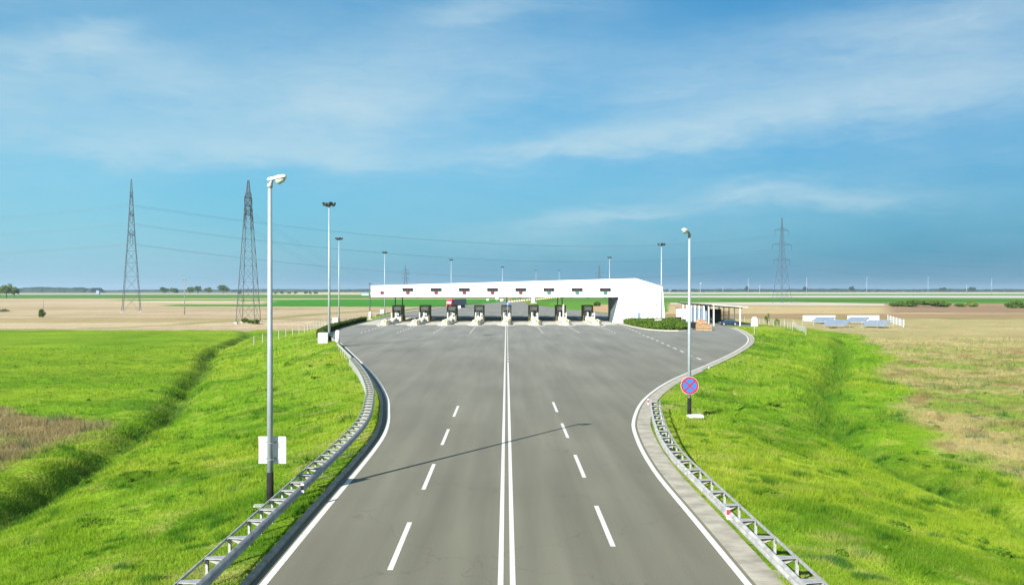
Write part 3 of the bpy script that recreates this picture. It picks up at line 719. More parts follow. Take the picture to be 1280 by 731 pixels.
# signs on the lamps
t = empty('traffic_sign', (lx+.03, ly+.22, lz+2.03), 'square white sign seen from behind on the left street lamp', 'sign')
sg = MB().box((0, 0, 0), (1.02, .03, 1.0)); sg.build('panel', mat('aluminium_back', (.70, .71, .71), .5, .1, .05), t, bevel=.01)
MB().box((0, .02, 0), (1.0, .004, .98)).build('front_face', M['blue'], t)
MB().box((-.512, 0, 0), (.012, .05, .9)).build('red_rim', M['signred'], t)
bk = MB()
for z in (-.3, .3): bk.box((0, -.035, z), (.8, .03, .05)); bk.tube([(-.03+.15*math.cos(a), -.22+.15*math.sin(a), z) for a in [i*2*math.pi/12 for i in range(13)]], .012, 5)
bk.build('bracket', M['galv'], t)
pxm = F/ry_; sx_ = rx_-.02; szc = (522-481.5)/pxm; rad = 10.8/pxm
t = empty('no_stopping_sign', (sx_, ry_-.2, rz_+szc), 'round blue sign with red ring and red cross on the right street lamp', 'sign')
def disc(r, y0, y1, n=40):
    return MB().prism([(r*math.cos(2*math.pi*k/n), r*math.sin(2*math.pi*k/n)) for k in range(n)], 'y', y0, y1)
disc(rad*1.04, 0, .02).build('rim', M['dirtywhite'], t); disc(rad*.86, -.006, -.002).build('blue_disc', M['blue'], t)
rg = MB(); n = 40
for k in range(n):
    a0, a1 = 2*math.pi*k/n, 2*math.pi*(k+1)/n
    rg.add([(r*math.cos(a), y, r*math.sin(a)) for y in (-.012, -.003) for a in (a0, a1) for r in (rad*.80, rad)], [(0, 1, 3, 2), (4, 6, 7, 5), (0, 4, 5, 1), (2, 3, 7, 6), (0, 2, 6, 4), (1, 5, 7, 3)])
rg.build('red_ring', M['signred'], t)
cr = MB().box((0, -.016, 0), (rad*1.68, .006, rad*.17), ry=R(45)).box((0, -.0235, 0), (rad*1.68, .006, rad*.17), ry=R(-45)); cr.build('red_cross', M['signred'], t)
MB().box((0, .04, rad*.4), (.3, .05, .05)).box((0, .04, -rad*.4), (.3, .05, .05)).build('bracket', M['galv'], t)

# ------------------------------------------------------------------ floodlight masts
def mast(x, y, z, h, nlamp, label, block=True):
    t = empty('floodlight_mast', (x, y, z), label, 'floodlight mast', 'tall floodlight masts round the toll plaza')
    MB().tube([(0, 0, 0), (0, 0, h*.5), (0, 0, h)], [.18, .15, .09], 12).build('pole', M['pole'], t, True)
    MB().tube([(0, 0, h-.25), (0, 0, h+.15)], .2, 10).tube([(-.6, 0, h), (.6, 0, h)], .05, 6).tube([(0, -.6, h), (0, .6, h)], .05, 6).build('crossarm', M['dark'], t, True)
    for k in range(nlamp):
        w = 2*math.pi*k/nlamp+.5; cx, cy = .72*math.cos(w), .72*math.sin(w)
        MB().box((cx, cy, h+.12), (.62, .30, .5), w+math.pi/2, rx=R(35), taper=(.7, .7)).build('floodlight', M['dark'], t)
    if block:
        MB().box((-.75, -.1, .65), (1.35, 1.2, 1.5)).build('concrete_block', M['dirtywhite'], t, bevel=.04)
    return t
m1x, m1y = -24.35, 127.0; m1z = gz(m1x, m1y)
t = mast(m1x, m1y, m1z-.05, 18.9, 4, 'nearest floodlight mast, left of the road between a white block and a white post')
MB().tube([(.05, 0, 0), (.05, 0, .9)], .28, 12).build('black_sleeve', M['black'], t, True)
MB().tube([(1.15, .1, -.1), (1.15, .1, 1.55), (1.15, .1, 1.7)], [.3, .3, .2], 12).build('white_post', M['white'], t, True)
def mast_px(px, ybase, ytop, label, block=True, n=4, z=-.1, dz=0):
    x, y = W(px, ybase, z); return mast(x, y, z, (ybase-ytop)/F*y, n, label, block)
mast_px(424, 404, 299, 'second floodlight mast on the left, standing on a white block beyond the dark hedge', n=4)
mast_px(481, 392.0, 316, 'floodlight mast rising behind the left end of the white canopy')
mast_px(564, 384, 325, 'floodlight mast above the canopy behind the third lane board from the left', False)
mast_px(628, 380, 334, 'short-looking distant floodlight mast above the middle of the canopy', False)
mast_px(670, 376, 338, 'thin distant floodlight mast right of the middle of the canopy', False, 2)
mast_px(699, 376, 338, 'thinnest distant floodlight mast above the right half of the canopy', False, 2)
mast_px(762, 386, 322, 'floodlight mast above the rightmost lane board of the canopy', False)
x, y = W(827, 407, .1); mast(x, y, .1, (407-306)/F*y, 3, 'floodlight mast in front of the right corner of the toll building')

# ------------------------------------------------------------------ toll station
TY = 221.0; SP = 6.75
ts = empty('toll_station', (0, TY, 0), 'long white toll canopy with a two-storey white building at its right end', 'toll station')
fx = lambda X: 8.85+(10.6-8.85)*(X+32.4)/(31+32.4)
MB().prism([(-32.4, 6.17), (27.0, 6.17), (27.0, fx(27.0)), (-32.4, fx(-32.4))], 'y', 0, .5).build('front_fascia', M['wall'], ts)
rf = MB().box((-3.4, 20.6, 6.5), (57.5, 40.0, .4)); rf.build('roof', M['wall'], ts)
MB().prism([(.5, 6.17), (41, 6.3), (41, 7.4), (.5, 8.8)], 'x', -32.398, -32.1).build('side_fascia', M['wall'], ts)
MB().prism([(-32.0, 6.25), (26.9, 6.25), (26.9, 7.4), (-32.0, 7.4)], 'y', 40.62, 40.9).build('rear_fascia', M['wall'], ts)
wallp = [(25.4, -.1), (27.0, 6.17), (27.003, fx(27)), (31, 10.6), (37.4, 8.65), (38.1, -.1)]
wb = [(25.96, -.1), (25.96, 6.17), (25.97, 7.2), (31, 10.6), (37.4, 8.65), (38.1, -.1)]
MB().add([(p[0], .002, p[1]) for p in wallp]+[(p[0], 14, p[1]) for p in wb], [tuple(range(6))[::-1], tuple(range(6, 12))]+[(i, (i+1) % 6, 6+(i+1) % 6, 6+i) for i in range(6)]).build('building_wall', M['wall'], ts)
innerm = mat('painted_shade_cladding', (.10, .13, .13), .6, 0, .15, 2)  # dark grey-green cladding; the inner wall's shade is put into its colour
MB().add([(25.38, .25, 0), (25.92, 13.9, 0), (25.92, 13.9, 6.15), (26.93, .25, 6.15)], [(0, 1, 2), (0, 2, 3)]).build('lane_side_shade_cladding', innerm, ts)
seam = MB()
for q in range(14): seam.box((-28+q*4.2, -.004, 7.4), (.025, .01, 2.3 if q < 6 else 2.45))
for X in (29.0, 31.9, 33.9, 36.0): seam.box((X, -.002, 4.0), (.03, .012, 7.8))
seam.box((32, -.003, 4.35), (11, .012, .05)); seam.build('panel_seams', mat('seam_grey', (.55, .56, .57), .6), ts)
pxm = F/TY
for i, px_ in enumerate((780.5, 789, 799, 810, 821)):
    X = (px_-CX)/pxm
    for (v0, v1, w) in ((367.5, 380, .75), (387.5, 396.5, .7)):
        z1 = H-(v0-CY)/pxm; z0 = H-(v1-CY)/pxm; ww = w*(1.15 if i == 1 else 1)
        wd = MB()
        for (cx, cz, a_, b_) in ((X-ww/2, (z0+z1)/2, .06, z1-z0), (X+ww/2, (z0+z1)/2, .06, z1-z0), (X, z0, ww, .06), (X, z1, ww, .06), (X, z0+(z1-z0)*.4, ww, .04)): wd.box((cx, -.03, cz), (a_, .06, b_))
        o = wd.build('window', M['wall'], ts)
        g_ = 'paleglass' if not (i in (2, 0) and v0 > 380) else 'bluepanel'
        MB().box((X, -.006, (z0+z1)/2), (ww-.04, .012, z1-z0-.04)).build('pane', M['paleglass'], o)
MB().box(((820.5-CX)/pxm, -.08, H-(380.6-CY)/pxm), (.8, .12, .14)).build('name_plate', M['dark'], ts)
MB().box(((799-CX)/pxm, -.05, 1.3), (.75, .06, 2.2)).build('door', M['bluepanel'], ts)
MB().box((-26.4*1.0-.1, 11, 3), (0, 0, 0)) if False else None
for X in (-27.9, -26.1, .1, 12.9, 14.0): MB().tube([(X, 11.0, 0), (X, 11.0, 6.3)], .13, 8).build('column', M['dark'], ts)
for i in range(14): 
    X = -29.5+i*4.1; MB().box((X, 1.2, 6.08), (.5, .35, .2)).build('lane_light', M['dark'], ts)
for k in range(-4, 4):
    X = (k+.5)*SP
    d = MB().box((X, -.16, 7.93), (2.55, .3, .78)).build('lane_board', M['dark'], ts, bevel=.03)
    for j in range(4):   # unlit character cells of the matrix
        MB().box((X-.9+.6*j, -.315, 7.93), (.46, .01, .5)).build('character_cell', M['black'], d)
    if k >= 1:
        ld = MB()
        for q in range(5): ld.box((X-.35+.17*q, -.325, 7.93+.06*math.sin(q*2+k)), (.09, .012, .1+.12*((q+k) % 2)))
        ld.build('red_led_text', M['ledred'], d)
    s = MB().box((X, -.14, 7.2), (.78, .26, .68)).build('signal_box', M['dark'], ts, bevel=.02)
    if k <= 0:
        MB().box((X, -.275, 7.2), (.62, .012, .13), ry=R(45)).box((X, -.283, 7.2), (.62, .012, .13), ry=R(-45)).box((X, -.2725, 7.2), (.66, .004, .56)).build('red_cross_light', M['ledred'], s)
    else:
        MB().box((X, -.275, 7.28), (.13, .012, .3)).prism([(X-.2, 7.14), (X, 6.92), (X+.2, 7.14)], 'y', -.281, -.27).box((X, -.2725, 7.2), (.6, .004, .56)).build('green_arrow_light', M['ledgreen'], s)
s = MB().box((-4.5*SP+.6, -.14, 7.2), (.78, .26, .68)).build('signal_box', M['dark'], ts, bevel=.02)
MB().box((-4.5*SP+.6, -.275, 7.2), (.62, .012, .13), ry=R(45)).box((-4.5*SP+.6, -.283, 7.2), (.62, .012, .13), ry=R(-45)).box((-4.5*SP+.6, -.2725, 7.2), (.66, .004, .56)).build('red_cross_light', M['ledred'], s)

# islands and booths
pos_words = ['leftmost', 'second from the left', 'third from the left', 'fourth from the left', 'in line with the centre line', 'sixth from the left', 'second from the right', 'rightmost']
ti = empty('traffic_island', (0, 0, 0), '', 'traffic island', 'toll lane islands')
def rounded(hw, y0, y1, n=8):
    return [(hw*math.cos(math.pi+math.pi*k/n), y0+hw*1.6*math.sin(math.pi+math.pi*k/n)+hw*1.6) for k in range(n+1)]+[(hw, y1), (-hw, y1)]
MB().prism(rounded(1.15, 204, 254), 'z', -.05, .22).build('plinth', M['cream'], ti, bevel=.03)
def nose():
    mb = MB(); secs = []
    for (y, hw, h) in ((204.9, .35, .45), (205.3, .8, .9), (206.2, 1.0, 1.25), (208.5, 1.0, 1.2), (210.2, .85, .75), (213.5, .8, .6)):
        secs.append([(-hw, y, .2), (-hw, y, h*.6), (-hw*.75, y, h*.9), (0, y, h), (hw*.75, y, h*.9), (hw, y, h*.6), (hw, y, .2)])
    n = 7
    for s_ in secs: mb.v += s_
    for i in range(len(secs)-1):
        for k in range(n): k2 = (k+1) % n; mb.f.append((i*n+k, i*n+k2, (i+1)*n+k2, (i+1)*n+k))
    mb.f.append(tuple(range(n))); mb.f.append(tuple((len(secs)-1)*n+k for k in range(n))); return mb
nm = mat('whitewashed_concrete', (.47, .445, .38), .75, 0, .25, 3)
nose().build('bullnose', nm, ti, True)
rgm = MB()
for k in range(16):
    a0, a1 = 2*math.pi*k/16, 2*math.pi*(k+1)/16
    rgm.add([(r_*math.cos(a), 205.02+y+.35*(1 if r_*math.sin(a) > 0 else .4)*abs(r_*math.sin(a)), .95+r_*math.sin(a)) for y in (-.1, .1) for a in (a0, a1) for r_ in (.27, .42)], [(0, 1, 3, 2), (4, 6, 7, 5), (0, 4, 5, 1), (2, 3, 7, 6), (0, 2, 6, 4), (1, 5, 7, 3)])
rgm.build('yellow_ring_light', M['yellow'], ti)
MB().prism([(211, .22), (222.5, .22), (222.5, 1.15), (217, .95)], 'x', -.75, .75).build('crash_block', M['cream'], ti, bevel=.05)
for (x, y) in ((-.6, 222.2), (.7, 219.2)): MB().tube([(x, y, .2), (x, y, 2.35), (x, y, 2.45)], [.15, .15, .08], 10).build('bollard', M['dirtywhite'], ti, True)
mc = MB().box((.72, 223.5, 1.2), (.55, .7, 2.0)).build('ticket_machine', M['dirtywhite'], ti, bevel=.04)
MB().box((.72, 223.14, 1.6), (.4, .02, .45)).build('screen', M['glass'], mc)
MB().box((.98, 214.8, .33), (.10, 14, .28)).box((-.98, 214.8, .33), (.10, 14, .28)).build('wheel_guard', M['galv'], ti)
MB().box((1.0, 236.5, .7), (.35, .4, 1.0)).build('barrier_post', M['yellow'], ti, bevel=.03)
MB().box((2.6, 236.4, 1.12), (3.3, .06, .10)).build('barrier_arm', M['white'], ti)
ti.location = (-4*SP, 0, 0); ti['label'] = 'cream toll island with a rounded white nose, leftmost of the eight'
tb = empty('toll_booth', (0, 228.5, .22), '', 'toll booth', 'toll booths under the canopy')
MB().box((0, 2.6, .45), (1.7, 4.4, .9)).build('lower_wall', M['dirtywhite'], tb, bevel=.02)
cf = MB()
for x in (-.8, .8):
    for y in (.45, 2.6, 4.75): cf.box((x, y, 1.75), (.09, .09, 1.7))
cf.box((0, 2.6, 2.75), (1.72, 4.42, .34)); cf.build('cabin_frame', M['dirtywhite'], tb)
MB().box((0, 2.6, 1.75), (1.56, 4.26, 1.68)).build('windows', M['glass'], tb)
MB().box((-.28, .42, 1.55), (.5, .05, 1.3)).build('door_leaf', M['paleglass'], tb)
fr = MB()
for x in (-1.12, 1.12): fr.box((x, 2.7, 1.8), (.24, 5.6, 3.6))
fr.box((0, 2.7, 3.7), (2.5, 5.8, .22)); fr.build('outer_frame', M['olive'], tb, bevel=.02)
MB().box((0, 2.7, 3.2), (1.9, 5.0, .5)).build('roof_box', M['dirtywhite'], tb)
tb.location = (-4*SP, 228.5, .22); tb['label'] = 'olive framed toll booth, leftmost of the eight under the canopy'
for k in range(1, 8):
    copy_tree(ti, ((k-4)*SP, 0, 0), label='cream toll island with white nose, '+pos_words[k]+' of the eight')
    copy_tree(tb, ((k-4)*SP, 228.5, .22), label='olive framed toll booth, '+pos_words[k]+' under the canopy')
# red and white striped pole / blue round sign near the middle booth
t = empty('round_sign', (.3, 216, .22), 'round blue sign on a thin post above the middle toll booth', 'sign')
MB().tube([(0, 0, 0), (0, 0, 4.9)], .05, 8).build('post', M['galv'], t); o = disc(.42, -.03, 0, 24).build('sign_face', M['blue'], t); o.location = (0, -.06, 4.4)
o = disc(.12, -.006, 0, 16).build('white_dot', M['white'], t); o.location = (0, -.095, 4.4)
t = empty('striped_pole', (2*SP+.25, 222.2, .22), 'thick pink and white post on the third island from the right', 'pole')
MB().tube([(0, 0, 0), (0, 0, 4.1)], .2, 10).build('post', M['dirtywhite'], t, True); st = MB()
for k in range(4): st.tube([(0, 0, .4+k*.9), (0, 0, .8+k*.9)], .206, 10)
st.build('red_bands', mat('faded_red', (.60, .46, .43), .7), t)

# ------------------------------------------------------------------ foliage helpers
def leaves(pts_fn, n, size, name, m, parent=None, loc=None, seed=0, flat=.0):
    r = np.random.default_rng(seed); P = pts_fn(n, r); n = len(P)
    a = r.normal(size=(n, 3)); a /= np.linalg.norm(a, axis=1)[:, None]; b_ = np.cross(a, r.normal(size=(n, 3))); b_ /= np.linalg.norm(b_, axis=1)[:, None]
    s = size*(.6+.8*r.random(n))[:, None]
    V = np.stack([P-a*s-b_*s*.6, P+a*s-b_*s*.35, P+a*s*.9+b_*s*.6, P-a*s*.8+b_*s*.45], 1).reshape(-1, 3)
    me = bpy.data.meshes.new(name); me.vertices.add(4*n); me.vertices.foreach_set('co', V.astype(np.float32).ravel())
    me.loops.add(4*n); me.loops.foreach_set('vertex_index', np.arange(4*n, dtype=np.int32)); me.polygons.add(n)
    me.polygons.foreach_set('loop_start', np.arange(0, 4*n, 4, dtype=np.int32)); me.polygons.foreach_set('loop_total', np.full(n, 4, np.int32)); me.update()
    me.materials.append(m); o = bpy.data.objects.new(name, me); COL.objects.link(o)
    if parent: o.parent = parent
    if loc: o.location = loc
    return o
def crown_pts(rx, ry, rz, zc, k=14, seed=1):
    r0 = random.Random(seed); cl = []
    for _ in range(k):
        u = r0.uniform(0, 6.283); v = r0.uniform(-.7, 1); q = r0.uniform(.35, .8)
        cl.append((math.cos(u)*math.sqrt(max(0, 1-v*v))*q*rx, math.sin(u)*math.sqrt(max(0, 1-v*v))*q*ry, zc+v*q*rz, r0.uniform(.25, .5)))
    cl = np.array(cl)
    def fn(n, r):
        c = cl[r.integers(0, len(cl), n)]; d = r.normal(size=(n, 3)); d /= np.linalg.norm(d, axis=1)[:, None]
        q = r.random(n)**.45
        return c[:, :3]+d*q[:, None]*c[:, 3:4]*np.array([rx, ry, rz])
    return fn
def tree(x, y, z, h, w, label, name='tree', n=1500, m='leaf', seed=1, group=None, trunk=True, leaf=None):
    t = empty(name, (x, y, z), label, 'bush' if 'bush' in name else 'tree', group)
    if trunk:
        mb = MB(); mb.tube([(0, 0, -.3), (0, 0, h*.25), (.03*h, 0, h*.5), (.02*h, .02*h, h*.8)], [h*.035, h*.028, h*.018, h*.006], 8)
        r0 = random.Random(seed)
        for _ in range(6):
            a = r0.uniform(0, 6.28); zz = h*r0.uniform(.25, .55); mb.tube([(0.01*h, 0, zz), (math.cos(a)*w*.2, math.sin(a)*w*.2, zz+h*.15), (math.cos(a)*w*.34, math.sin(a)*w*.34, zz+h*.25)], [h*.014, h*.009, h*.003], 6)
        mb.build('trunk', M['bark'], t, True)
    zc = h*.58 if trunk else h*.42; rz = h*.45 if trunk else h*.55
    leaves(crown_pts(w/2, w/2, rz, zc, 16, seed), n, leaf or max(.12, h*.03), 'crown', M[m], t, seed=seed)
    return t
def ground_tree(px, ybase, ytop, wpx, label, **k):
    x, y = W(px, ybase, FIELD); s = y/F
    return tree(x, y, FIELD, (ybase-ytop)*s, wpx*s, label, **k)
# dark clipped hedge at the far left edge, hedge bed in front of the building
def hedge(path, w, h, name, label, m, n, leaf, seed, z=0):
    o_ = (path[0][0], path[0][1], z); loc = [(p[0]-o_[0], p[1]-o_[1]) for p in path]
    t = empty(name, o_, label, 'hedge'); A = np.array(loc); seg = np.hypot(*(A[1:]-A[:-1]).T); cum = np.r_[0, np.cumsum(seg)]
    def fn(n, r):
        s = r.uniform(0, cum[-1], n); i = np.clip(np.searchsorted(cum, s)-1, 0, len(seg)-1); f = (s-cum[i])/seg[i]
        p = A[i]+(A[i+1]-A[i])*f[:, None]; d = (A[i+1]-A[i])/seg[i][:, None]; nn = np.c_[-d[:, 1], d[:, 0]]
        a = r.uniform(-1, 1, n); b_ = r.random(n)**.6; k = r.random(n) < .5; a = np.where(k, np.sign(a)*(.85+.15*np.abs(a)), a); b_ = np.where(k, r.random(n), .8+.2*b_)
        hh = h*(.8+.35*fbm(s, s*0, 3.0, seed)); q = p+nn*(a*w/2)[:, None]; return np.c_[q, b_*hh]
    leaves(fn, n, leaf, 'foliage', m, t, seed=seed)
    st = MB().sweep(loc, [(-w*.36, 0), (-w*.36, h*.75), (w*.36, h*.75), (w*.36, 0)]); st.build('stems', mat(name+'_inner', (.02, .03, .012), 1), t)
    return t
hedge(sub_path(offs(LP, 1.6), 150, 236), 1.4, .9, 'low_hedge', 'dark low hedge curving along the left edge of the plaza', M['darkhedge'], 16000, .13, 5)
hp = [(26.6, 216), (26.6, 205), (27.0, 193), (28.2, 181), (31, 176), (34.2, 177), (36.8, 184), (39, 196), (40.5, 210), (39.8, 219)]
hb = smooth_path(hp, 2)
fill([tuple(map(float, p)) for p in hb], .11, 'planting_bed', mat('bed_soil', (.16, .15, .07), 1), 'planted bed in front of the toll building')
kb = MB().sweep(offs(hb, -.15), [(-.15, -.1), (-.15, .15), (.1, .15), (.1, -.1)]); tag(kb.build('bed_kerb', M['cream']), 'pale kerb round the planted bed', kind='structure')
def bedfn(n, r):
    P = np.c_[r.uniform(26, 41, 3*n), r.uniform(175, 219, 3*n)]; d = poly_dist(P, np.array(hb)); P = P[d < -.5][:n]; d = d[d < -.5][:n]
    h = np.minimum(1.15, .35-d*.5)*(.75+.5*fbm(P[:, 0], P[:, 1], 2.2, 8)); return np.c_[P, .12+h*r.random(len(P))**.5]
t = empty('shrub_bed', (0, 0, 0), 'low green shrubs filling the kerbed bed in front of the toll building', 'shrubs')
leaves(bedfn, 26000, .14, 'foliage', M['hedge'], t, seed=3)

# ------------------------------------------------------------------ truck
def wheel(parent, x, y, r, w, axis='x'):
    o = MB().prism([(y+r*math.cos(2*math.pi*k/18), r+r*math.sin(2*math.pi*k/18)) for k in range(18)], 'x', x-w/2, x+w/2).build('wheel', M['rubber'], parent, bevel=.02)
    MB().prism([(y+r*.55*math.cos(2*math.pi*k/12), r+r*.55*math.sin(2*math.pi*k/12)) for k in range(12)], 'x', x-w/2-.015, x+w/2+.015).build('rim', M['galv'], o)
tx, ty = W(561, 385.0, 0); ang = math.atan2(-.40, .90)
tk = empty('lorry', (tx, ty, 0), 'red lorry cab with a dark grey trailer waiting beyond the canopy', 'lorry', rz=ang)
MB().prism([(0, .5), (0, 2.0), (.35, 3.2), (.9, 3.75), (2.3, 3.95), (2.35, .5)], 'x', -1.22, 1.22).build('cab', M['red'], tk, bevel=.08)
MB().add([(-1.08, -.01, 2.02), (1.08, -.01, 2.02), (1.0, .335, 3.1), (-1.0, .335, 3.1)], [(0, 1, 2, 3)]).build('windscreen', mat('bright_windscreen', (.55, .62, .66), .2, 0, .1), tk)
MB().box((0, -.06, .7), (2.4, .25, .5)).build('bumper', M['red'], tk, bevel=.05)
for s_ in (-1, 1):
    MB().box((s_*.9, -.19, .8), (.36, .05, .2)).build('headlight', M['lens'], tk); MB().box((s_*1.42, .2, 2.5), (.2, .12, .75)).build('mirror', M['dark'], tk, bevel=.03)
    MB().box((s_*1.225, 1.0, 2.45), (.012, .9, .7)).build('side_window', M['glass'], tk)
MB().box((0, -.025, 1.45), (1.7, .04, .55)).build('grille', M['dark'], tk)
MB().box((0, 8.6, 2.55), (2.5, 12.0, 2.75)).build('trailer', M['trailer'], tk, bevel=.04)
MB().box((0, 7.5, 1.0), (1.1, 13.5, .25)).build('chassis', M['dark'], tk)
for s_ in (-1, 1):
    for y in (1.1, 3.9, 10.6, 11.8, 13.0): wheel(tk, s_*1.05, y, .5, .32)

# ------------------------------------------------------------------ yellow lane posts beyond the plaza
bl = smooth_path([W(637, 377.8), W(655, 376.0), W(672, 374.5), W(688, 373), W(700, 372.2), W(712, 371.6)], 30)
bl_pts = walk(bl, 0, lambda y: y*.022)
proto = None
for i, (x, y, h) in enumerate(bl_pts[:34]):
    s_ = y/600
    if proto is None:
        proto = empty('lane_separator_block', (x, y, 0), 'yellowish separator block in the row on the curving road beyond the canopy', 'separator', 'separator blocks on the far road')
        MB().box((0, 0, .5), (2.2, 1.4, 1.0), taper=(.8, .6)).build('block', M['yellow'], proto, bevel=.05); MB().box((0, 0, 1.1), (1.4, .6, .25)).build('cap', M['dark'], proto)
    else: copy_tree(proto, (x, y, 0), h)
proto.rotation_euler = (0, 0, bl_pts[0][2])
for (px_, yb, yt, w_, lab) in ((573.5, 388, 382, 1.4, 'white box standing behind the third toll booth from the left'), (609.5, 377, 373.2, 1.7, 'white square sign left of the far road'), (621, 376.5, 371.5, 2.0, 'taller white square sign beside the far road'), (627, 378, 373.5, 2.0, 'white square sign nearest the middle toll booth beyond the canopy')):
    x, y = W(px_, yb, -.2); hgt = (yb-yt)/F*y
    t = empty('sign_panel', (x, y, -.2), lab, 'sign', 'white signs beyond the canopy'); MB().tube([(0, 0, 0), (0, 0, hgt*.6)], .08, 6).build('post', M['galv'], t); MB().box((0, -.1, hgt*.72), (w_, .08, hgt*.55)).build('panel', M['white'], t)
x, y = W(667, 379, 0)
t = empty('gantry_cabinet', (x, y, 0), 'white cabinet with a rounded top where the far roads part', 'cabinet'); MB().tube([(0, 0, 0), (0, 0, 3.6), (0, 0, 4.3)], [1.5, 1.1, .7], 10).build('body', M['white'], t, True); MB().box((0, 0, .3), (3.6, 2.4, .6)).build('base', M['concrete'], t)
guardrail([(-37.0+i*.0, 262+i*4) for i in range(8)]+[(-36.8, 300), (-35.4, 350), (-31.6, 400), (-23.6, 460), (-14.8, 520)], 1, lambda y: 8, 'long dark guardrail along the left side of the road beyond the canopy', back=False)

# ------------------------------------------------------------------ carport area
cp = empty('carport', (45.3, 202, 0), 'white open carport with a mono-pitch roof beside the right-hand access road', 'carport')
MB().add([(-.3, -.4, 4.50), (7.6, -.4, 3.95), (7.6, 36, 3.95), (-.3, 36, 4.50), (-.3, -.4, 4.72), (7.6, -.4, 4.15), (7.6, 36, 4.15), (-.3, 36, 4.72)], [(3, 2, 1, 0), (4, 5, 6, 7), (0, 1, 5, 4), (1, 2, 6, 5), (2, 3, 7, 6), (3, 0, 4, 7)]).build('roof', M['dirtywhite'], cp)
for i in range(8):
    y = i*5.0
    MB().box((.1, y, 2.15), (.22, .22, 4.3)).build('post', M['white'], cp); MB().box((5.9, y, 1.9), (.22, .22, 3.9)).build('post', M['white'], cp)
    MB().box((3.0, y, 4.1), (6.8, .12, .28), ry=R(4)).build('rafter', M['dark'], cp); MB().box((-.75, y, 4.55), (1.1, .2, .22), ry=R(5)).build('rafter_end', M['dark'], cp)
MB().prism([(.6, 0), (.6, 4.0), (1.6, 4.1), (1.6, 0)], 'y', 12, 12.2).box((.5, 22, 1.9), (.1, 18, 3.4)).build('sheet_wall', M['bluepanel'], cp)
MB().box((3.4, 17, 1.7), (4.6, .2, 3.2)).build('dark_screen', M['green_tarp'], cp)
cf2 = empty('lattice_panel', (50.9, 214, 0), 'terracotta coloured slatted panel leaning under the carport roof', 'panel')
lt = MB()
for i in range(7): lt.box((-.9+.3*i, 0, 1.7), (.08, .06, 2.6), ry=R(0))
for i in range(7): lt.box((0, .05, .6+.36*i), (2.1, .06, .08))
lt.build('slats', M['brick'], cf2); MB().box((0, .1, .2), (2.2, .5, .4)).build('base', M['wood'], cf2)
car = empty('parked_car', (49.3, 204.6, 0), 'dark blue car parked side-on under the front of the carport', 'car', rz=R(0))
MB().prism([(-1.95, .3), (-1.95, .75), (-1.25, .92), (-.7, 1.38), (.75, 1.40), (1.35, .98), (1.95, .85), (2.0, .3)], 'y', -.82, .82).build('body', M['carblue'], car, bevel=.07)
MB().prism([(-1.1, .94), (-.66, 1.30), (.7, 1.32), (1.2, .98)], 'y', -.828, .828).build('side_windows', M['glass'], car)
for x in (-1.25, 1.25):
    for s_ in (-1, 1):
        o = MB().prism([(x+.32*math.cos(2*math.pi*k/16), .32+.32*math.sin(2*math.pi*k/16)) for k in range(16)], 'y', s_*.84-.1, s_*.84+.1).build('wheel', M['rubber'], car); MB().prism([(x+.19*math.cos(2*math.pi*k/12), .32+.19*math.sin(2*math.pi*k/12)) for k in range(12)], 'y', s_*.84-.115, s_*.84+.115).build('rim', M['galv'], o)
for s_ in (-.6, .6): MB().box((-1.96, s_, .68), (.05, .3, .14)).build('headlight', M['lens'], car)
# container office
kx, ky = W(857, 398.5, 0)
k_ = empty('site_container', (kx, ky, 0), 'small white container hut with a dull red roof edge right of the toll building', 'container')
MB().box((0, 0, 1.45), (4.6, 2.6, 2.9)).build('walls', M['white'], k_, bevel=.03); MB().box((0, 0, 3.02), (4.9, 2.9, .2)).build('roof', M['roofred'], k_)
MB().box((-.95, -1.31, 1.2), (.09, .04, 2.3)).build('door_frame', M['concrete'], k_); MB().box((-1.55, -1.31, 1.2), (1.0, .03, 2.2)).build('door', M['dirtywhite'], k_)
# stacked pallets and goods
def pallet_stack(x, y, n, label, w=2.0):
    t = empty('pallet_stack', (x, y, 0), label, 'pallets', 'pallet stacks beside the carport')
    for i in range(n):
        mb = MB(); z = .16*i*2
        for j in range(5): mb.box((-w/2+w*(j+.5)/5, 0, z+.26), (w/5*.8, 1.2, .05))
        for j in (-1, 0, 1): mb.box((0, j*.5, z+.12), (w, .12, .2))
        mb.build('pallet', M['wood'] if i % 2 else mat('pallet_pale', (.40, .26, .15), .85, 0, .25, 4), t)
    ld = MB()
    for q in range(9): ld.box((random.uniform(-.35, .35)*w, random.uniform(-.3, .3), .32*n+.12+.12*(q % 3)), (random.uniform(.3, .8), random.uniform(.3, .6), random.uniform(.12, .3)), random.uniform(-.4, .4))
    ld.build('load', mat('mixed_boards', (.40, .28, .17), .85, 0, .3, 2.5, col2=(.30, .12, .07)), t)
a, b_ = W(880, 413, 0); pallet_stack(a, b_, 4, 'front stack of wooden pallets with a terracotta load on the access road', 2.9)
a, b_ = W(875, 407, 0); pallet_stack(a, b_, 3, 'smaller pallet stack just behind the front one', 2.4)
a, b_ = W(879, 402, 0)
t = empty('blue_barrel', (a, b_, 0), 'blue barrels standing left of the carport behind the pallets', 'barrel'); MB().lathe([(.45, 0), (.5, .1), (.5, 1.2), (.45, 1.3)], (0, 0, 0), 14).lathe([(.45, 0), (.5, .1), (.5, 1.2), (.45, 1.3)], (1.1, .2, 0), 14).build('barrels', mat('blue_plastic', (.06, .17, .34), .5), t, True)
MB().box((.4, 0, 1.5), (2.2, 1.2, .2)).build('board', M['wood'], t)
a, b_ = W(867, 411, 0)
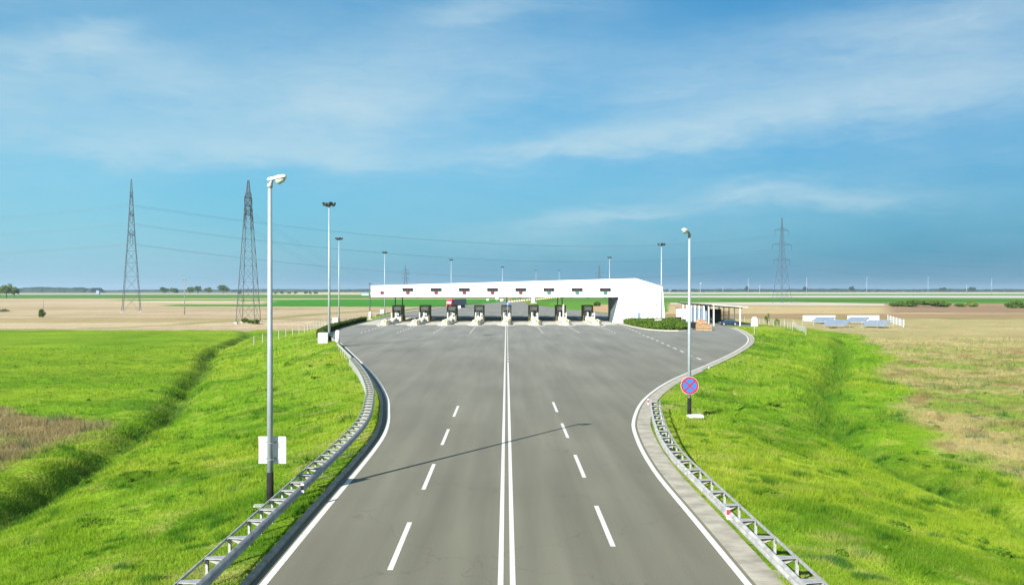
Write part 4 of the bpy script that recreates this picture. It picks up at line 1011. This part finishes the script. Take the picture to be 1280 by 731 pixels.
t = empty('rubbish_bin', (a, b_, 0), 'black wheeled bin beside the pallets at the kerb of the shrub bed', 'bin'); MB().box((0, 0, .65), (.8, .8, 1.1), taper=(1.15, 1.15)).build('body', M['black'], t, bevel=.05); MB().box((0, 0, 1.26), (1.0, 1.0, .1)).build('lid', M['black'], t, bevel=.03)
a, b_ = W(848, 400.5, 0)
t = empty('wheelbarrow', (a, b_, 0), 'small red wheelbarrow in front of the white container hut', 'wheelbarrow'); MB().box((0, 0, .65), (1.3, .8, .45), taper=(1.3, 1.2)).build('tray', M['red'], t, bevel=.05); MB().tube([(-.6, -.3, .4), (-1.3, -.3, .8)], .04, 6).tube([(-.6, .3, .4), (-1.3, .3, .8)], .04, 6).build('handles', M['dark'], t); MB().tube([(.7, -.06, .25), (.7, .06, .25)], .25, 14).build('wheel', M['rubber'], t)
# white round sign on the grass by the bend
a, b_, c_ = WG(943.5, 419.5, -.3)
t = empty('road_sign', (a, b_, c_), 'white round sign over a small plate in the grass at the far bend', 'sign'); MB().tube([(0, 0, 0), (0, 0, 2.9)], .05, 8).build('post', M['galv'], t)
o = disc(.5, -.02, 0, 24).build('disc', M['white'], t); o.location = (0, -.06, 2.75); MB().box((0, -.06, 1.98), (1.15, .03, .65)).build('plate', M['white'], t)

# ------------------------------------------------------------------ solar panels
def solar(px_, yb, label, w=2.35):
    x, y = W(px_, yb, FIELD); s_ = y/F
    t = empty('solar_panel', (x, y, FIELD), label, 'solar panel', 'solar panels in the meadow')
    Wd = 6.6; Dp = 4.0; tilt = R(22)
    M_ = Matrix.Translation((0, 0, 1.35)) @ Matrix.Rotation(R(-50), 4, 'Z') @ Matrix.Rotation(tilt, 4, 'X')
    def tr(mb): mb.v = [tuple(M_ @ Vector(v)) for v in mb.v]; return mb
    tr(MB().box((0, 0, 0), (Wd, Dp, .08))).build('frame', M['galv'], t)
    mb = MB()
    for i in range(8):
        for j in range(3): mb.box((-Wd/2+Wd*(i+.5)/8, -Dp/2+Dp*(j+.5)/3, .045), (Wd/8-.07, Dp/3-.07, .012))
    tr(mb).build('cells', mat('solar_cells', (.17, .22, .29), .35, 0, .12, 1, spec=.8), t)
    for X in (-3, 3):
        for Y in (-1.4, 1.4):
            p = M_ @ Vector((X, Y, -.05)); MB().tube([(p.x, p.y, -.1), (p.x, p.y, p.z)], .06, 6).build('leg', M['galv'], t)
    return t
solar(1030, 405, 'dark blue tilted solar panel, leftmost of the back pair in front of the white box')
solar(1047, 409.5, 'blue-grey solar panel, second from the left, nearer than its neighbour')
solar(1073, 405, 'blue solar panel in front of the right white box, third from the left')
solar(1097, 410, 'blue-grey solar panel, rightmost of the four')
for (p0, p1, lab) in ((1005, 1044, 'left long white storage box behind the solar panels'), (1061, 1099, 'right long white storage box behind the solar panels')):
    x0, y0 = W(p0, 401.5, FIELD); x1, _ = W(p1, 401.5, FIELD); t = empty('storage_box', ((x0+x1)/2, y0, FIELD), lab, 'storage box', 'white boxes behind the solar panels')
    MB().box((0, 0, .95), (x1-x0, 1.4, 1.9)).build('body', M['white'], t, bevel=.03); MB().box((0, 0, 1.94), (x1-x0+.2, 1.6, .08)).build('lid', M['dirtywhite'], t)
x0, y0 = W(1111, 402, FIELD); x1, y1 = W(1131, 409.5, FIELD)
t = empty('white_screen_fence', (x0, y0, FIELD), 'short white screen fence right of the solar panels', 'fence')
L = math.hypot(x1-x0, y1-y0); an = math.atan2(y1-y0, x1-x0)
for i in range(5): 
    f = (i+.5)/5; MB().box(((x1-x0)*f, (y1-y0)*f, 1.1), (L/5*.93, .06, 1.9), an).build('panel', mat('pale_mesh', (.62, .63, .60), .7, 0, .1, 4) if i else M['dirtywhite'], t)
for i in range(6): MB().box(((x1-x0)*i/5, (y1-y0)*i/5, 1.1), (.12, .12, 2.3)).build('post', M['white'], t)
# ------------------------------------------------------------------ post and wire fences
def wire_fence(P, sp, h, label, pm_, r=.06, nw=3, zf=None, rnd=.0):
    z0 = gz(*P[0]) if zf is None else zf
    t = empty('wire_fence', (P[0][0], P[0][1], z0), label, 'fence', 'post and wire fences in the grass')
    pts = []
    for (x, y, a) in walk(P, 0, lambda y: sp): pts.append((x-P[0][0], y-P[0][1], (gz(x, y) if zf is None else zf)-z0))
    pr = None
    for (x, y, z) in pts[:95]:
        if pr is None: pr = MB().tube([(0, 0, -.3), (0, 0, h)], r, 6).build('post', pm_, t)
        else: q = pr.copy(); COL.objects.link(q); q.parent = t; pr_ = q; pr_.location = (x, y, z); continue
        pr.location = (x, y, z)
    mb = MB()
    for k in range(nw): mb.tube([(x, y, z+h*(.35+.6*k/max(1, nw-1))) for x, y, z in pts], .012, 4)
    mb.build('wires', M['galv'], t)
    return t
def PL(l, z): return [W(a, b, z) for a, b in l]
wire_fence(PL([(318, 430), (350, 425), (380, 420), (407, 412)], -1.7), 4.2, 1.7, 'row of pale posts with wire climbing the slope left of the first floodlight mast', M['galv'], .07)
wire_fence([(a, b) for a, b in PL([(407, 411), (430, 405), (455, 400)], -.9)], 7, 1.2, 'short row of posts behind the dark hedge', M['galv'])
wf = M['galv']
wire_fence(PL([(931, 402), (962, 403), (992, 405)], -2.2), 4.6, 1.8, 'back row of white fence posts between the carport and the solar panels', wf, .06)
wire_fence(PL([(992, 405), (1000, 413), (1009, 424)], -2.2), 6.0, 1.5, 'row of white posts coming forward at the right of the fenced plot', wf, .06)
wire_fence(PL([(950, 412), (968, 414.5), (985, 418), (994, 421)], -2.0), 3.6, 1.6, 'front row of white fence posts at the grass slope', wf, .06)
wire_fence(PL([(1004, 407), (1040, 408.5), (1080, 410), (1131, 411)], FIELD), 4.0, 1.7, 'low fence of white posts in front of the solar panels', wf, .06)
# small saplings in the plot
for i, (px_, yb, yt, lab) in enumerate(((960, 408, 391, 'leafy sapling inside the white-post plot'), (972, 411, 397, 'smaller thin sapling right of the leafy one in the plot'))):
    x, y = W(px_, yb, -2.3); tree(x, y, -2.3, (yb-yt)/F*y, 1.9, lab, 'sapling', 350, 'leaf2', 60+i, 'saplings in the fenced plot', leaf=.13)

# ------------------------------------------------------------------ pylons and lines
def pylon(x, y, h, base, waist, zw, arms, rz, label, th=.13, sm=None):
    sm = sm or M['steelblue']
    t = empty('electricity_pylon', (x, y, FIELD), label, 'pylon', 'lattice electricity pylons', rz)
    def hw(z):
        if z < zw: return (base+(waist-base)*z/zw)/2
        return (waist+(.35-waist)*(z-zw)/(h-zw))/2
    lv = [0]; 
    while lv[-1] < h*.985:
        lv.append(lv[-1]+max(1.3, hw(lv[-1])*2.3))
    lv[-1] = h*.99
    lg = MB(); br = MB()
    for sx_, sy_ in ((-1, -1), (1, -1), (1, 1), (-1, 1)):
        MB().tube([(sx_*hw(z), sy_*hw(z), z) for z in (0, zw, h*.99)], [th, th*.9, th*.55], 4).build('leg', sm, t)
        MB().box((sx_*hw(0), sy_*hw(0), .1), (1.0, 1.0, .7)).build('footing', M['concrete'], t)
    cr4 = ((-1, -1), (1, -1), (1, 1), (-1, 1))
    for a, b in zip(lv[:-1], lv[1:]):
        for i in range(4):
            p, q = cr4[i], cr4[(i+1) % 4]
            br.tube([(p[0]*hw(a), p[1]*hw(a), a), (q[0]*hw(b), q[1]*hw(b), b)], th*.36, 4, False); br.tube([(q[0]*hw(a), q[1]*hw(a), a), (p[0]*hw(b), p[1]*hw(b), b)], th*.36, 4, False)
            br.tube([(p[0]*hw(b), p[1]*hw(b), b), (q[0]*hw(b), q[1]*hw(b), b)], th*.4, 4, False)
    br.build('bracing', sm, t)
    for (z, L_) in arms:
        for s_ in (-1, 1):
            am = MB(); w = hw(z)
            for sy_ in (-1, 1):
                am.tube([(s_*w, sy_*w, z), (s_*L_, 0, z+.1)], th*.7, 4); am.tube([(s_*w, sy_*w, z+1.8), (s_*L_, 0, z+.15)], th*.5, 4)
                for f in (.3, .6): am.tube([(s_*(w+(L_-w)*f), sy_*w*(1-f), z), (s_*(w+(L_-w)*f), sy_*w*(1-f), z+1.8*(1-f))], th*.4, 4)
            am.tube([(s_*w, -w, z+1.8), (s_*w, w, z+1.8)], th*.5, 4)
            am.build('crossarm', sm, t); MB().tube([(s_*L_, 0, z), (s_*L_, 0, z-4.2)], [.13, .1], 6).build('insulator', M['dark'], t)
    return t
def ends(x, y, rz, arms): return [(x+s_*L_*math.cos(rz), y+s_*L_*math.sin(rz), FIELD+z-4.2) for (z, L_) in arms for s_ in (-1, 1)]
def zpx(v, y): return H-(v-CY)*y/F
p1x, p1y = W(165.5, 390, FIELD); p3x, p3y = W(978, 379.5, FIELD); p2x, p2y = W(311, 403.5, FIELD)
A1 = [(zpx(294, p1y)-FIELD, 6.0), (zpx(269, p1y)-FIELD, 6.5), (zpx(246, p1y)-FIELD, 5.0)]
r1 = math.atan2(.93, -.28); pylon(p1x, p1y, zpx(223, p1y)-FIELD, 7.9, 3.0, A1[0][0], A1, r1, 'slender lattice pylon at the far left standing in the tan field', .15)
A3 = [(zpx(325, p3y)-FIELD, 9.0), (zpx(306, p3y)-FIELD, 11.0), (zpx(288, p3y)-FIELD, 8.0)]
r3 = math.atan2(.55, .83); pylon(p3x, p3y, zpx(271, p3y)-FIELD, 10.5, 3.6, A3[0][0], A3, r3, 'pale lattice pylon right of the toll building', .15, mat('pale_lattice_steel', (.06, .09, .12), .7, 0, .1))
A2 = [(zpx(269, p2y)-FIELD, 3.6), (zpx(258, p2y)-FIELD, 2.6), (zpx(248, p2y)-FIELD, 3.4)]
r2 = math.atan2(.9, .05); pylon(p2x, p2y, zpx(224, p2y)-FIELD, 6.0, 2.1, A2[0][0], A2, r2, 'lattice pylon with shrubs at its feet just left of the tallest street lamp', .13)
p4y = 1320; p4x = (507-CX)/F*p4y; p5y = 1500; p5x = (749-CX)/F*p5y
A4 = [(33, 5), (38, 5), (27, 5)]
pylon(p4x, p4y, zpx(331, p4y)-FIELD, 8, 3, 27, A4, R(10), 'tiny distant pylon above the left part of the canopy', .3)
pylon(p5x, p5y, zpx(331, p5y)-FIELD, 8, 3, 30, [(38, 6), (32, 6)], R(10), 'faint distant pylon above the right part of the canopy', .2)
def line(E0, E1, sag, label, r=.035):
    t = empty('power_line', E0[0], label, 'power line', 'overhead power lines'); o = Vector(E0[0])
    for a, b in zip(E0, E1):
        a, b = Vector(a), Vector(b); P_ = []
        for i in range(33):
            u = i/32; p = a.lerp(b, u); p.z -= sag*4*u*(1-u); P_.append(p-o)
        MB().tube(P_, r, 4).build('cable', M['wire'], t)
E1, E3, E2, E4 = ends(p1x, p1y, r1, A1), ends(p3x, p3y, r3, A3), ends(p2x, p2y, r2, A2), ends(p4x, p4y, R(10), A4)
line(E1, E3, 13, 'power lines between the far-left pylon and the right-hand pylon', .045)
E0 = [(p1x-.9*420+(e[0]-p1x), p1y+.43*420+(e[1]-p1y), e[2]+2) for e in E1]; line(E1, E0, 5, 'power lines leaving the far-left pylon towards the left edge of the photo', .045)
E5 = [(p3x+450, p3y+150, e[2]) for e in E3]; line(E3, E5, 12, 'power lines running right from the right-hand pylon', .02)
line([E2[i] for i in (0, 1, 4, 5)], [E4[i] for i in (0, 1, 2, 3)], 16, 'thin power lines from the pylon with shrubs to the tiny distant pylon', .02)

# ------------------------------------------------------------------ poles, bushes, trees, far things
def pole(px_, yb, yt, label, m=None, r=.14, arm=True, z=FIELD, group='utility poles'):
    x, y = W(px_, yb, z); h = (yb-yt)/F*y; t = empty('utility_pole', (x, y, z), label, 'pole', group)
    MB().tube([(0, 0, 0), (0, 0, h)], [r, r*.7], 8).build('shaft', m or M['greywood'], t, True)
    if arm: MB().box((0, 0, h-.5), (1.5, .12, .12)).tube([(-.6, 0, h-.5), (-.6, 0, h-.2)], .07, 6).tube([(.6, 0, h-.5), (.6, 0, h-.2)], .07, 6).build('crossbar', M['dark'], t)
pole(231.5, 393, 349, 'dark wooden utility pole between the two left pylons', r=.2)
pole(56, 386, 373, 'thin short pole rising behind the round bush at the left', r=.12, arm=False)
pole(462.5, 395, 353, 'blue-grey pole at the left end of the canopy', M['steelblue'], .2)
t = empty('white_pillar', (*W(463, 399.5, -.1), -.1), 'short white pillar at the foot of the blue-grey pole left of the canopy', 'pillar'); MB().tube([(0, 0, 0), (0, 0, 2.0), (0, 0, 2.2)], [.45, .38, .2], 10).build('shaft', M['dirtywhite'], t, True); MB().box((0, 0, .1), (1.2, 1.2, .3)).build('base', M['concrete'], t)
def light_pole(px_, yb, yt, i):
    x, y = W(px_, yb, FIELD); h = (yb-yt)/F*y; words = ['farthest left, just right of the toll building', 'second from the left', 'third, left of the pale pylon', 'fourth, beside the pale pylon', 'fifth, right of the pale pylon', 'sixth, above the solar panels', 'seventh, above the dark bushes', 'eighth, a short one', 'rightmost']
    t = empty('motorway_lamp', (x, y, FIELD), 'thin white lamp pole on the far motorway, '+words[i], 'lamp post', 'lamp poles along the far motorway')
    MB().tube([(0, 0, 0), (0, 0, h)], [.2*y/900, .13*y/900], 6).build('pole', M['pole'], t, True); MB().box((.5, 0, h), (1.6, .4, .25)).build('lamp_head', M['white'], t)
for i, (p, b_, tp) in enumerate(((875.5, 377, 354), (904, 367, 358), (936, 370, 349), (950, 371, 357), (1009, 370, 347.5), (1084.5, 370, 347.5), (1161.5, 371, 347), (1210, 368, 356.5), (1241.5, 367.5, 348))): light_pole(p, b_, tp, i)
ground_tree(54.5, 396.5, 385.5, 11, 'small round dark green bush alone in the tan field', name='bush', trunk=False, n=1400, seed=3)
ground_tree(266, 0, 0, 0, '') if False else None
for i, (p, yb, yt, w, lab) in enumerate(((272-2.5+0, 0, 0, 0, ''),)): pass
for i, (p, yb, yt, w, lab) in enumerate(((307, 403.5, 396.5, 12, 'shrub at the left feet of the second pylon'), (320, 405, 398, 11, 'shrub at the right feet of the second pylon'), (313, 404, 399.5, 9, 'lowest shrub between the feet of the second pylon'))):
    ground_tree(p, yb, yt, w, lab, name='bush', trunk=False, n=700, seed=20+i, group='shrubs round the second pylon')
for i, (p, yb, yt, w, lab) in enumerate(((206, 367.3, 359.2, 12, 'dark round tree, leftmost of the row beyond the wooden pole'), (219, 367.3, 360.2, 11, 'dark round tree second in the row beyond the wooden pole'), (238.5, 367.3, 358.8, 10, 'green tree touching its bigger neighbour in the far row'), (248, 367.3, 357.6, 11, 'green tree right of its touching neighbour in the far row'), (262, 367.3, 359.3, 11, 'round tree standing alone between the pair and the tallest tree'), (279.5, 367.3, 356.3, 15, 'tallest round tree of the far row, left of the second pylon'))):
    ground_tree(p, yb, yt, w, lab, n=1300, seed=30+i, group='round trees in the far row at the left', leaf=1.4)
for i, (p, yb, yt, w, lab) in enumerate(((-4, 372.5, 355.8, 22, 'bright green tree cut by the left edge of the photo'), (10, 372.5, 354.8, 16, 'bright green tree near the left edge, second from it'), (20, 371.5, 358.5, 13, 'thin leafed pale tree right of the bright ones at the left edge'))):
    ground_tree(p, yb, yt, w, lab, n=1500, m='leaf2', seed=40+i, group='bright trees at the left edge', leaf=.7)
ground_tree(4, 390, 384.5, 22, 'low dark brush at the left edge in the tan field', name='bush', trunk=False, n=900, m='darkhedge', seed=46)
for i, (p, yb, yt, w, m_, lab) in enumerate(((1128, 383, 376.8, 34, 'leaf', 'left dark green bush clump in front of the motorway'), (1152, 383.5, 375, 38, 'leaf', 'largest dark green bush clump in front of the motorway'), (1174, 383.5, 375.6, 30, 'leaf', 'right dark green bush of the long clump'), (1202, 383.5, 379.3, 13, 'leaf', 'small low bush right of the long clump'), (1217, 383.5, 376.5, 14, 'leaf2', 'brownish bush between the small one and the right edge'), (1272, 385, 375.4, 26, 'leaf', 'dark bush cut by the right edge of the photo'), (746.5, 382.5, 376.2, 9, 'leaf', 'round dark bush seen under the right end of the canopy'))):
    ground_tree(p, yb, yt, w, lab, name='bush', trunk=False, n=2200, m=m_, seed=50+i, group='bushes on the right', leaf=.45)
# big blue container far left, tiny far buildings
x, y = W(124, 368, FIELD); t = empty('far_silo', (x, y, FIELD), 'small blue-grey tower on the far road at the left', 'tower'); MB().box((0, 0, 5*y/1154/1*.5), (3.6*y/1154, 3*y/1154, 5*y/1154)).build('walls', M['bluepanel'], t); MB().box((0, 0, 5.2*y/1154), (4*y/1154, 3.4*y/1154, .4*y/1154)).build('roof', M['dark'], t)
x, y = W(457, 369, FIELD); s_ = y/F; t = empty('far_hangar', (x, y, FIELD), 'low blue roofed hall far behind the left end of the canopy', 'building'); MB().box((0, 0, .7*s_), (9*s_, 5*s_, 1.5*s_)).build('walls', M['dirtywhite'], t); MB().prism([(-4.7*s_, 1.4*s_), (4.7*s_, 1.4*s_), (3.8*s_, 3.1*s_), (-3.8*s_, 3.1*s_)], 'y', -2.6*s_, 2.6*s_).build('roof', mat('blue_roof', (.12, .28, .50), .6), t)
# motorway and track
def ribbon(l, z, name, m, label): 
    P_ = [(*W(a, b, z), z) for a, b in l]; tag(MB().sheet(P_).build(name, m), label, kind='structure')
palec = mat('pale_motorway_concrete', (.46, .44, .39), .9, 0, .1, .02)
ribbon([(640, 371.9), (1100, 371.9), (1500, 373.2), (2100, 374.5), (2100, 370.2), (1500, 369.6), (1100, 369.3), (640, 369.6)], -2.4, 'motorway', palec, 'pale motorway crossing behind the toll station on the right')
ribbon([(838, 380.6), (900, 380.9), (1000, 381.8), (1107, 381.9), (1107, 379.6), (1060, 378.6), (1000, 377.6), (900, 377.8), (838, 378.4)], -2.5, 'gravel_track', mat('pale_gravel', (.48, .42, .33), .95, 0, .1, .05), 'pale gravel track beyond the brown meadow on the right')
# far woods on the horizon
def wood(x0, x1, y, h, seed, name_l, depth=220):
    n = int((x1-x0)/14); mb = MB(); rows = 5
    X = np.linspace(x0, x1, n); hs = h*(.55+.6*fbm(X, X*0, 420, seed, 3)+.35*(fbm(X, X*0+5, 70, seed+1, 3)-.5))
    for i in range(n):
        e = (X[i], y)
        for j, (dy, f) in enumerate(((-depth/2, 0), (-depth/2+8, .75), (-depth/6, 1), (depth/6, .97), (depth/2, 0))):
            mb.v.append((X[i], y+dy+random.uniform(-8, 8), FIELD+hs[i]*f*(1+random.uniform(-.12, .12)) if f else FIELD-1))
    for i in range(n-1):
        for j in range(rows-1): mb.f.append((i*rows+j, (i+1)*rows+j, (i+1)*rows+j+1, i*rows+j+1))
    tag(mb.build('far_wood', M['farwood']), name_l, 'wood', kind='stuff')
wood(-5200, -1450, 5000, 13, 3, 'dark low wood on the horizon at the left')
wood(-2600, -1850, 4200, 24, 9, 'higher clump of wood on the horizon left of the first pylon', 160)
wood(-1500, 900, 5200, 17, 5, 'blue-grey wood on the horizon behind the canopy')
wood(850, 5600, 4700, 17, 7, 'long dark blue wood on the horizon at the right')
for i, (p, w) in enumerate(((933, 7), (1066, 8), (1007, 6), (1180, 12), (1217, 11))):
    x = (p-CX)/F*3900; tree(x, 3900, FIELD, 26 if i < 3 else 22, w*3.4, ['round tree rising above the horizon wood left of the pale pylon', 'wide tree above the horizon wood over the solar panels', 'small tree above the horizon wood right of the pale pylon', 'wide tree above the horizon wood at the right', 'tree clump above the horizon wood nearest the right edge'][i], n=400, seed=70+i, leaf=2.2, m='farwood', group='single trees standing above the horizon wood')
for i, p in enumerate((300, 345, 352, 362, 370, 383, 388, 395)):
    x, y = W(p, 367.2, FIELD); s_ = y/F; tree(x, y, FIELD, (2.6+(i % 3)*.5)*s_, (4+i % 2)*s_, 'small dark bush in the dotted row beyond the green field left of the canopy', 'bush', 150, 'leaf', 80+i, 'dotted row of far bushes', False, 1.6)

# ------------------------------------------------------------------ weeds: darker broad-leaved clumps
for i in range(64):
    if i < 28: px_, py_ = random.uniform(20, 420), random.uniform(440, 700)
    else: px_, py_ = random.uniform(880, 1260), random.uniform(450, 700)
    try: x, y, z = WG(px_, py_, -1.5)
    except Exception: continue
    d = poly_dist(np.array([[x, y]]), ROAD)[0]
    if d < 2.5 or y > 130: continue
    w = random.choice((random.uniform(.35, .8), random.uniform(.7, 1.9))); h = random.uniform(.10, .24)
    side = 'left' if x < 0 else 'right'
    t = empty('weed_clump', (x, y, z), 'darker leafy weed clump in the grass '+side+' of the road', 'weeds', 'weed clumps '+side+' of the road')
    leaves(crown_pts(w/2, w/2, h, h*.35, 9, 100+i), int(120+260*w), .045, 'foliage', M['weed'], t, seed=100+i)

# ------------------------------------------------------------------ haze
hzm = bpy.data.materials.new('haze_air'); hzm.use_nodes = True; nt = hzm.node_tree; nt.nodes.clear()
pvn = nt.nodes.new('ShaderNodeVolumePrincipled'); pvn.inputs['Color'].default_value = (.62, .82, 1.0, 1); pvn.inputs['Density'].default_value = 7e-5; pvn.inputs['Anisotropy'].default_value = .2
ho = nt.nodes.new('ShaderNodeOutputMaterial'); nt.links.new(pvn.outputs[0], ho.inputs['Volume'])
tag(MB().box((0, 7000, 38.5), (34000, 22000, 88)).build('haze', hzm), 'thin bluish haze over the plain', kind='stuff')
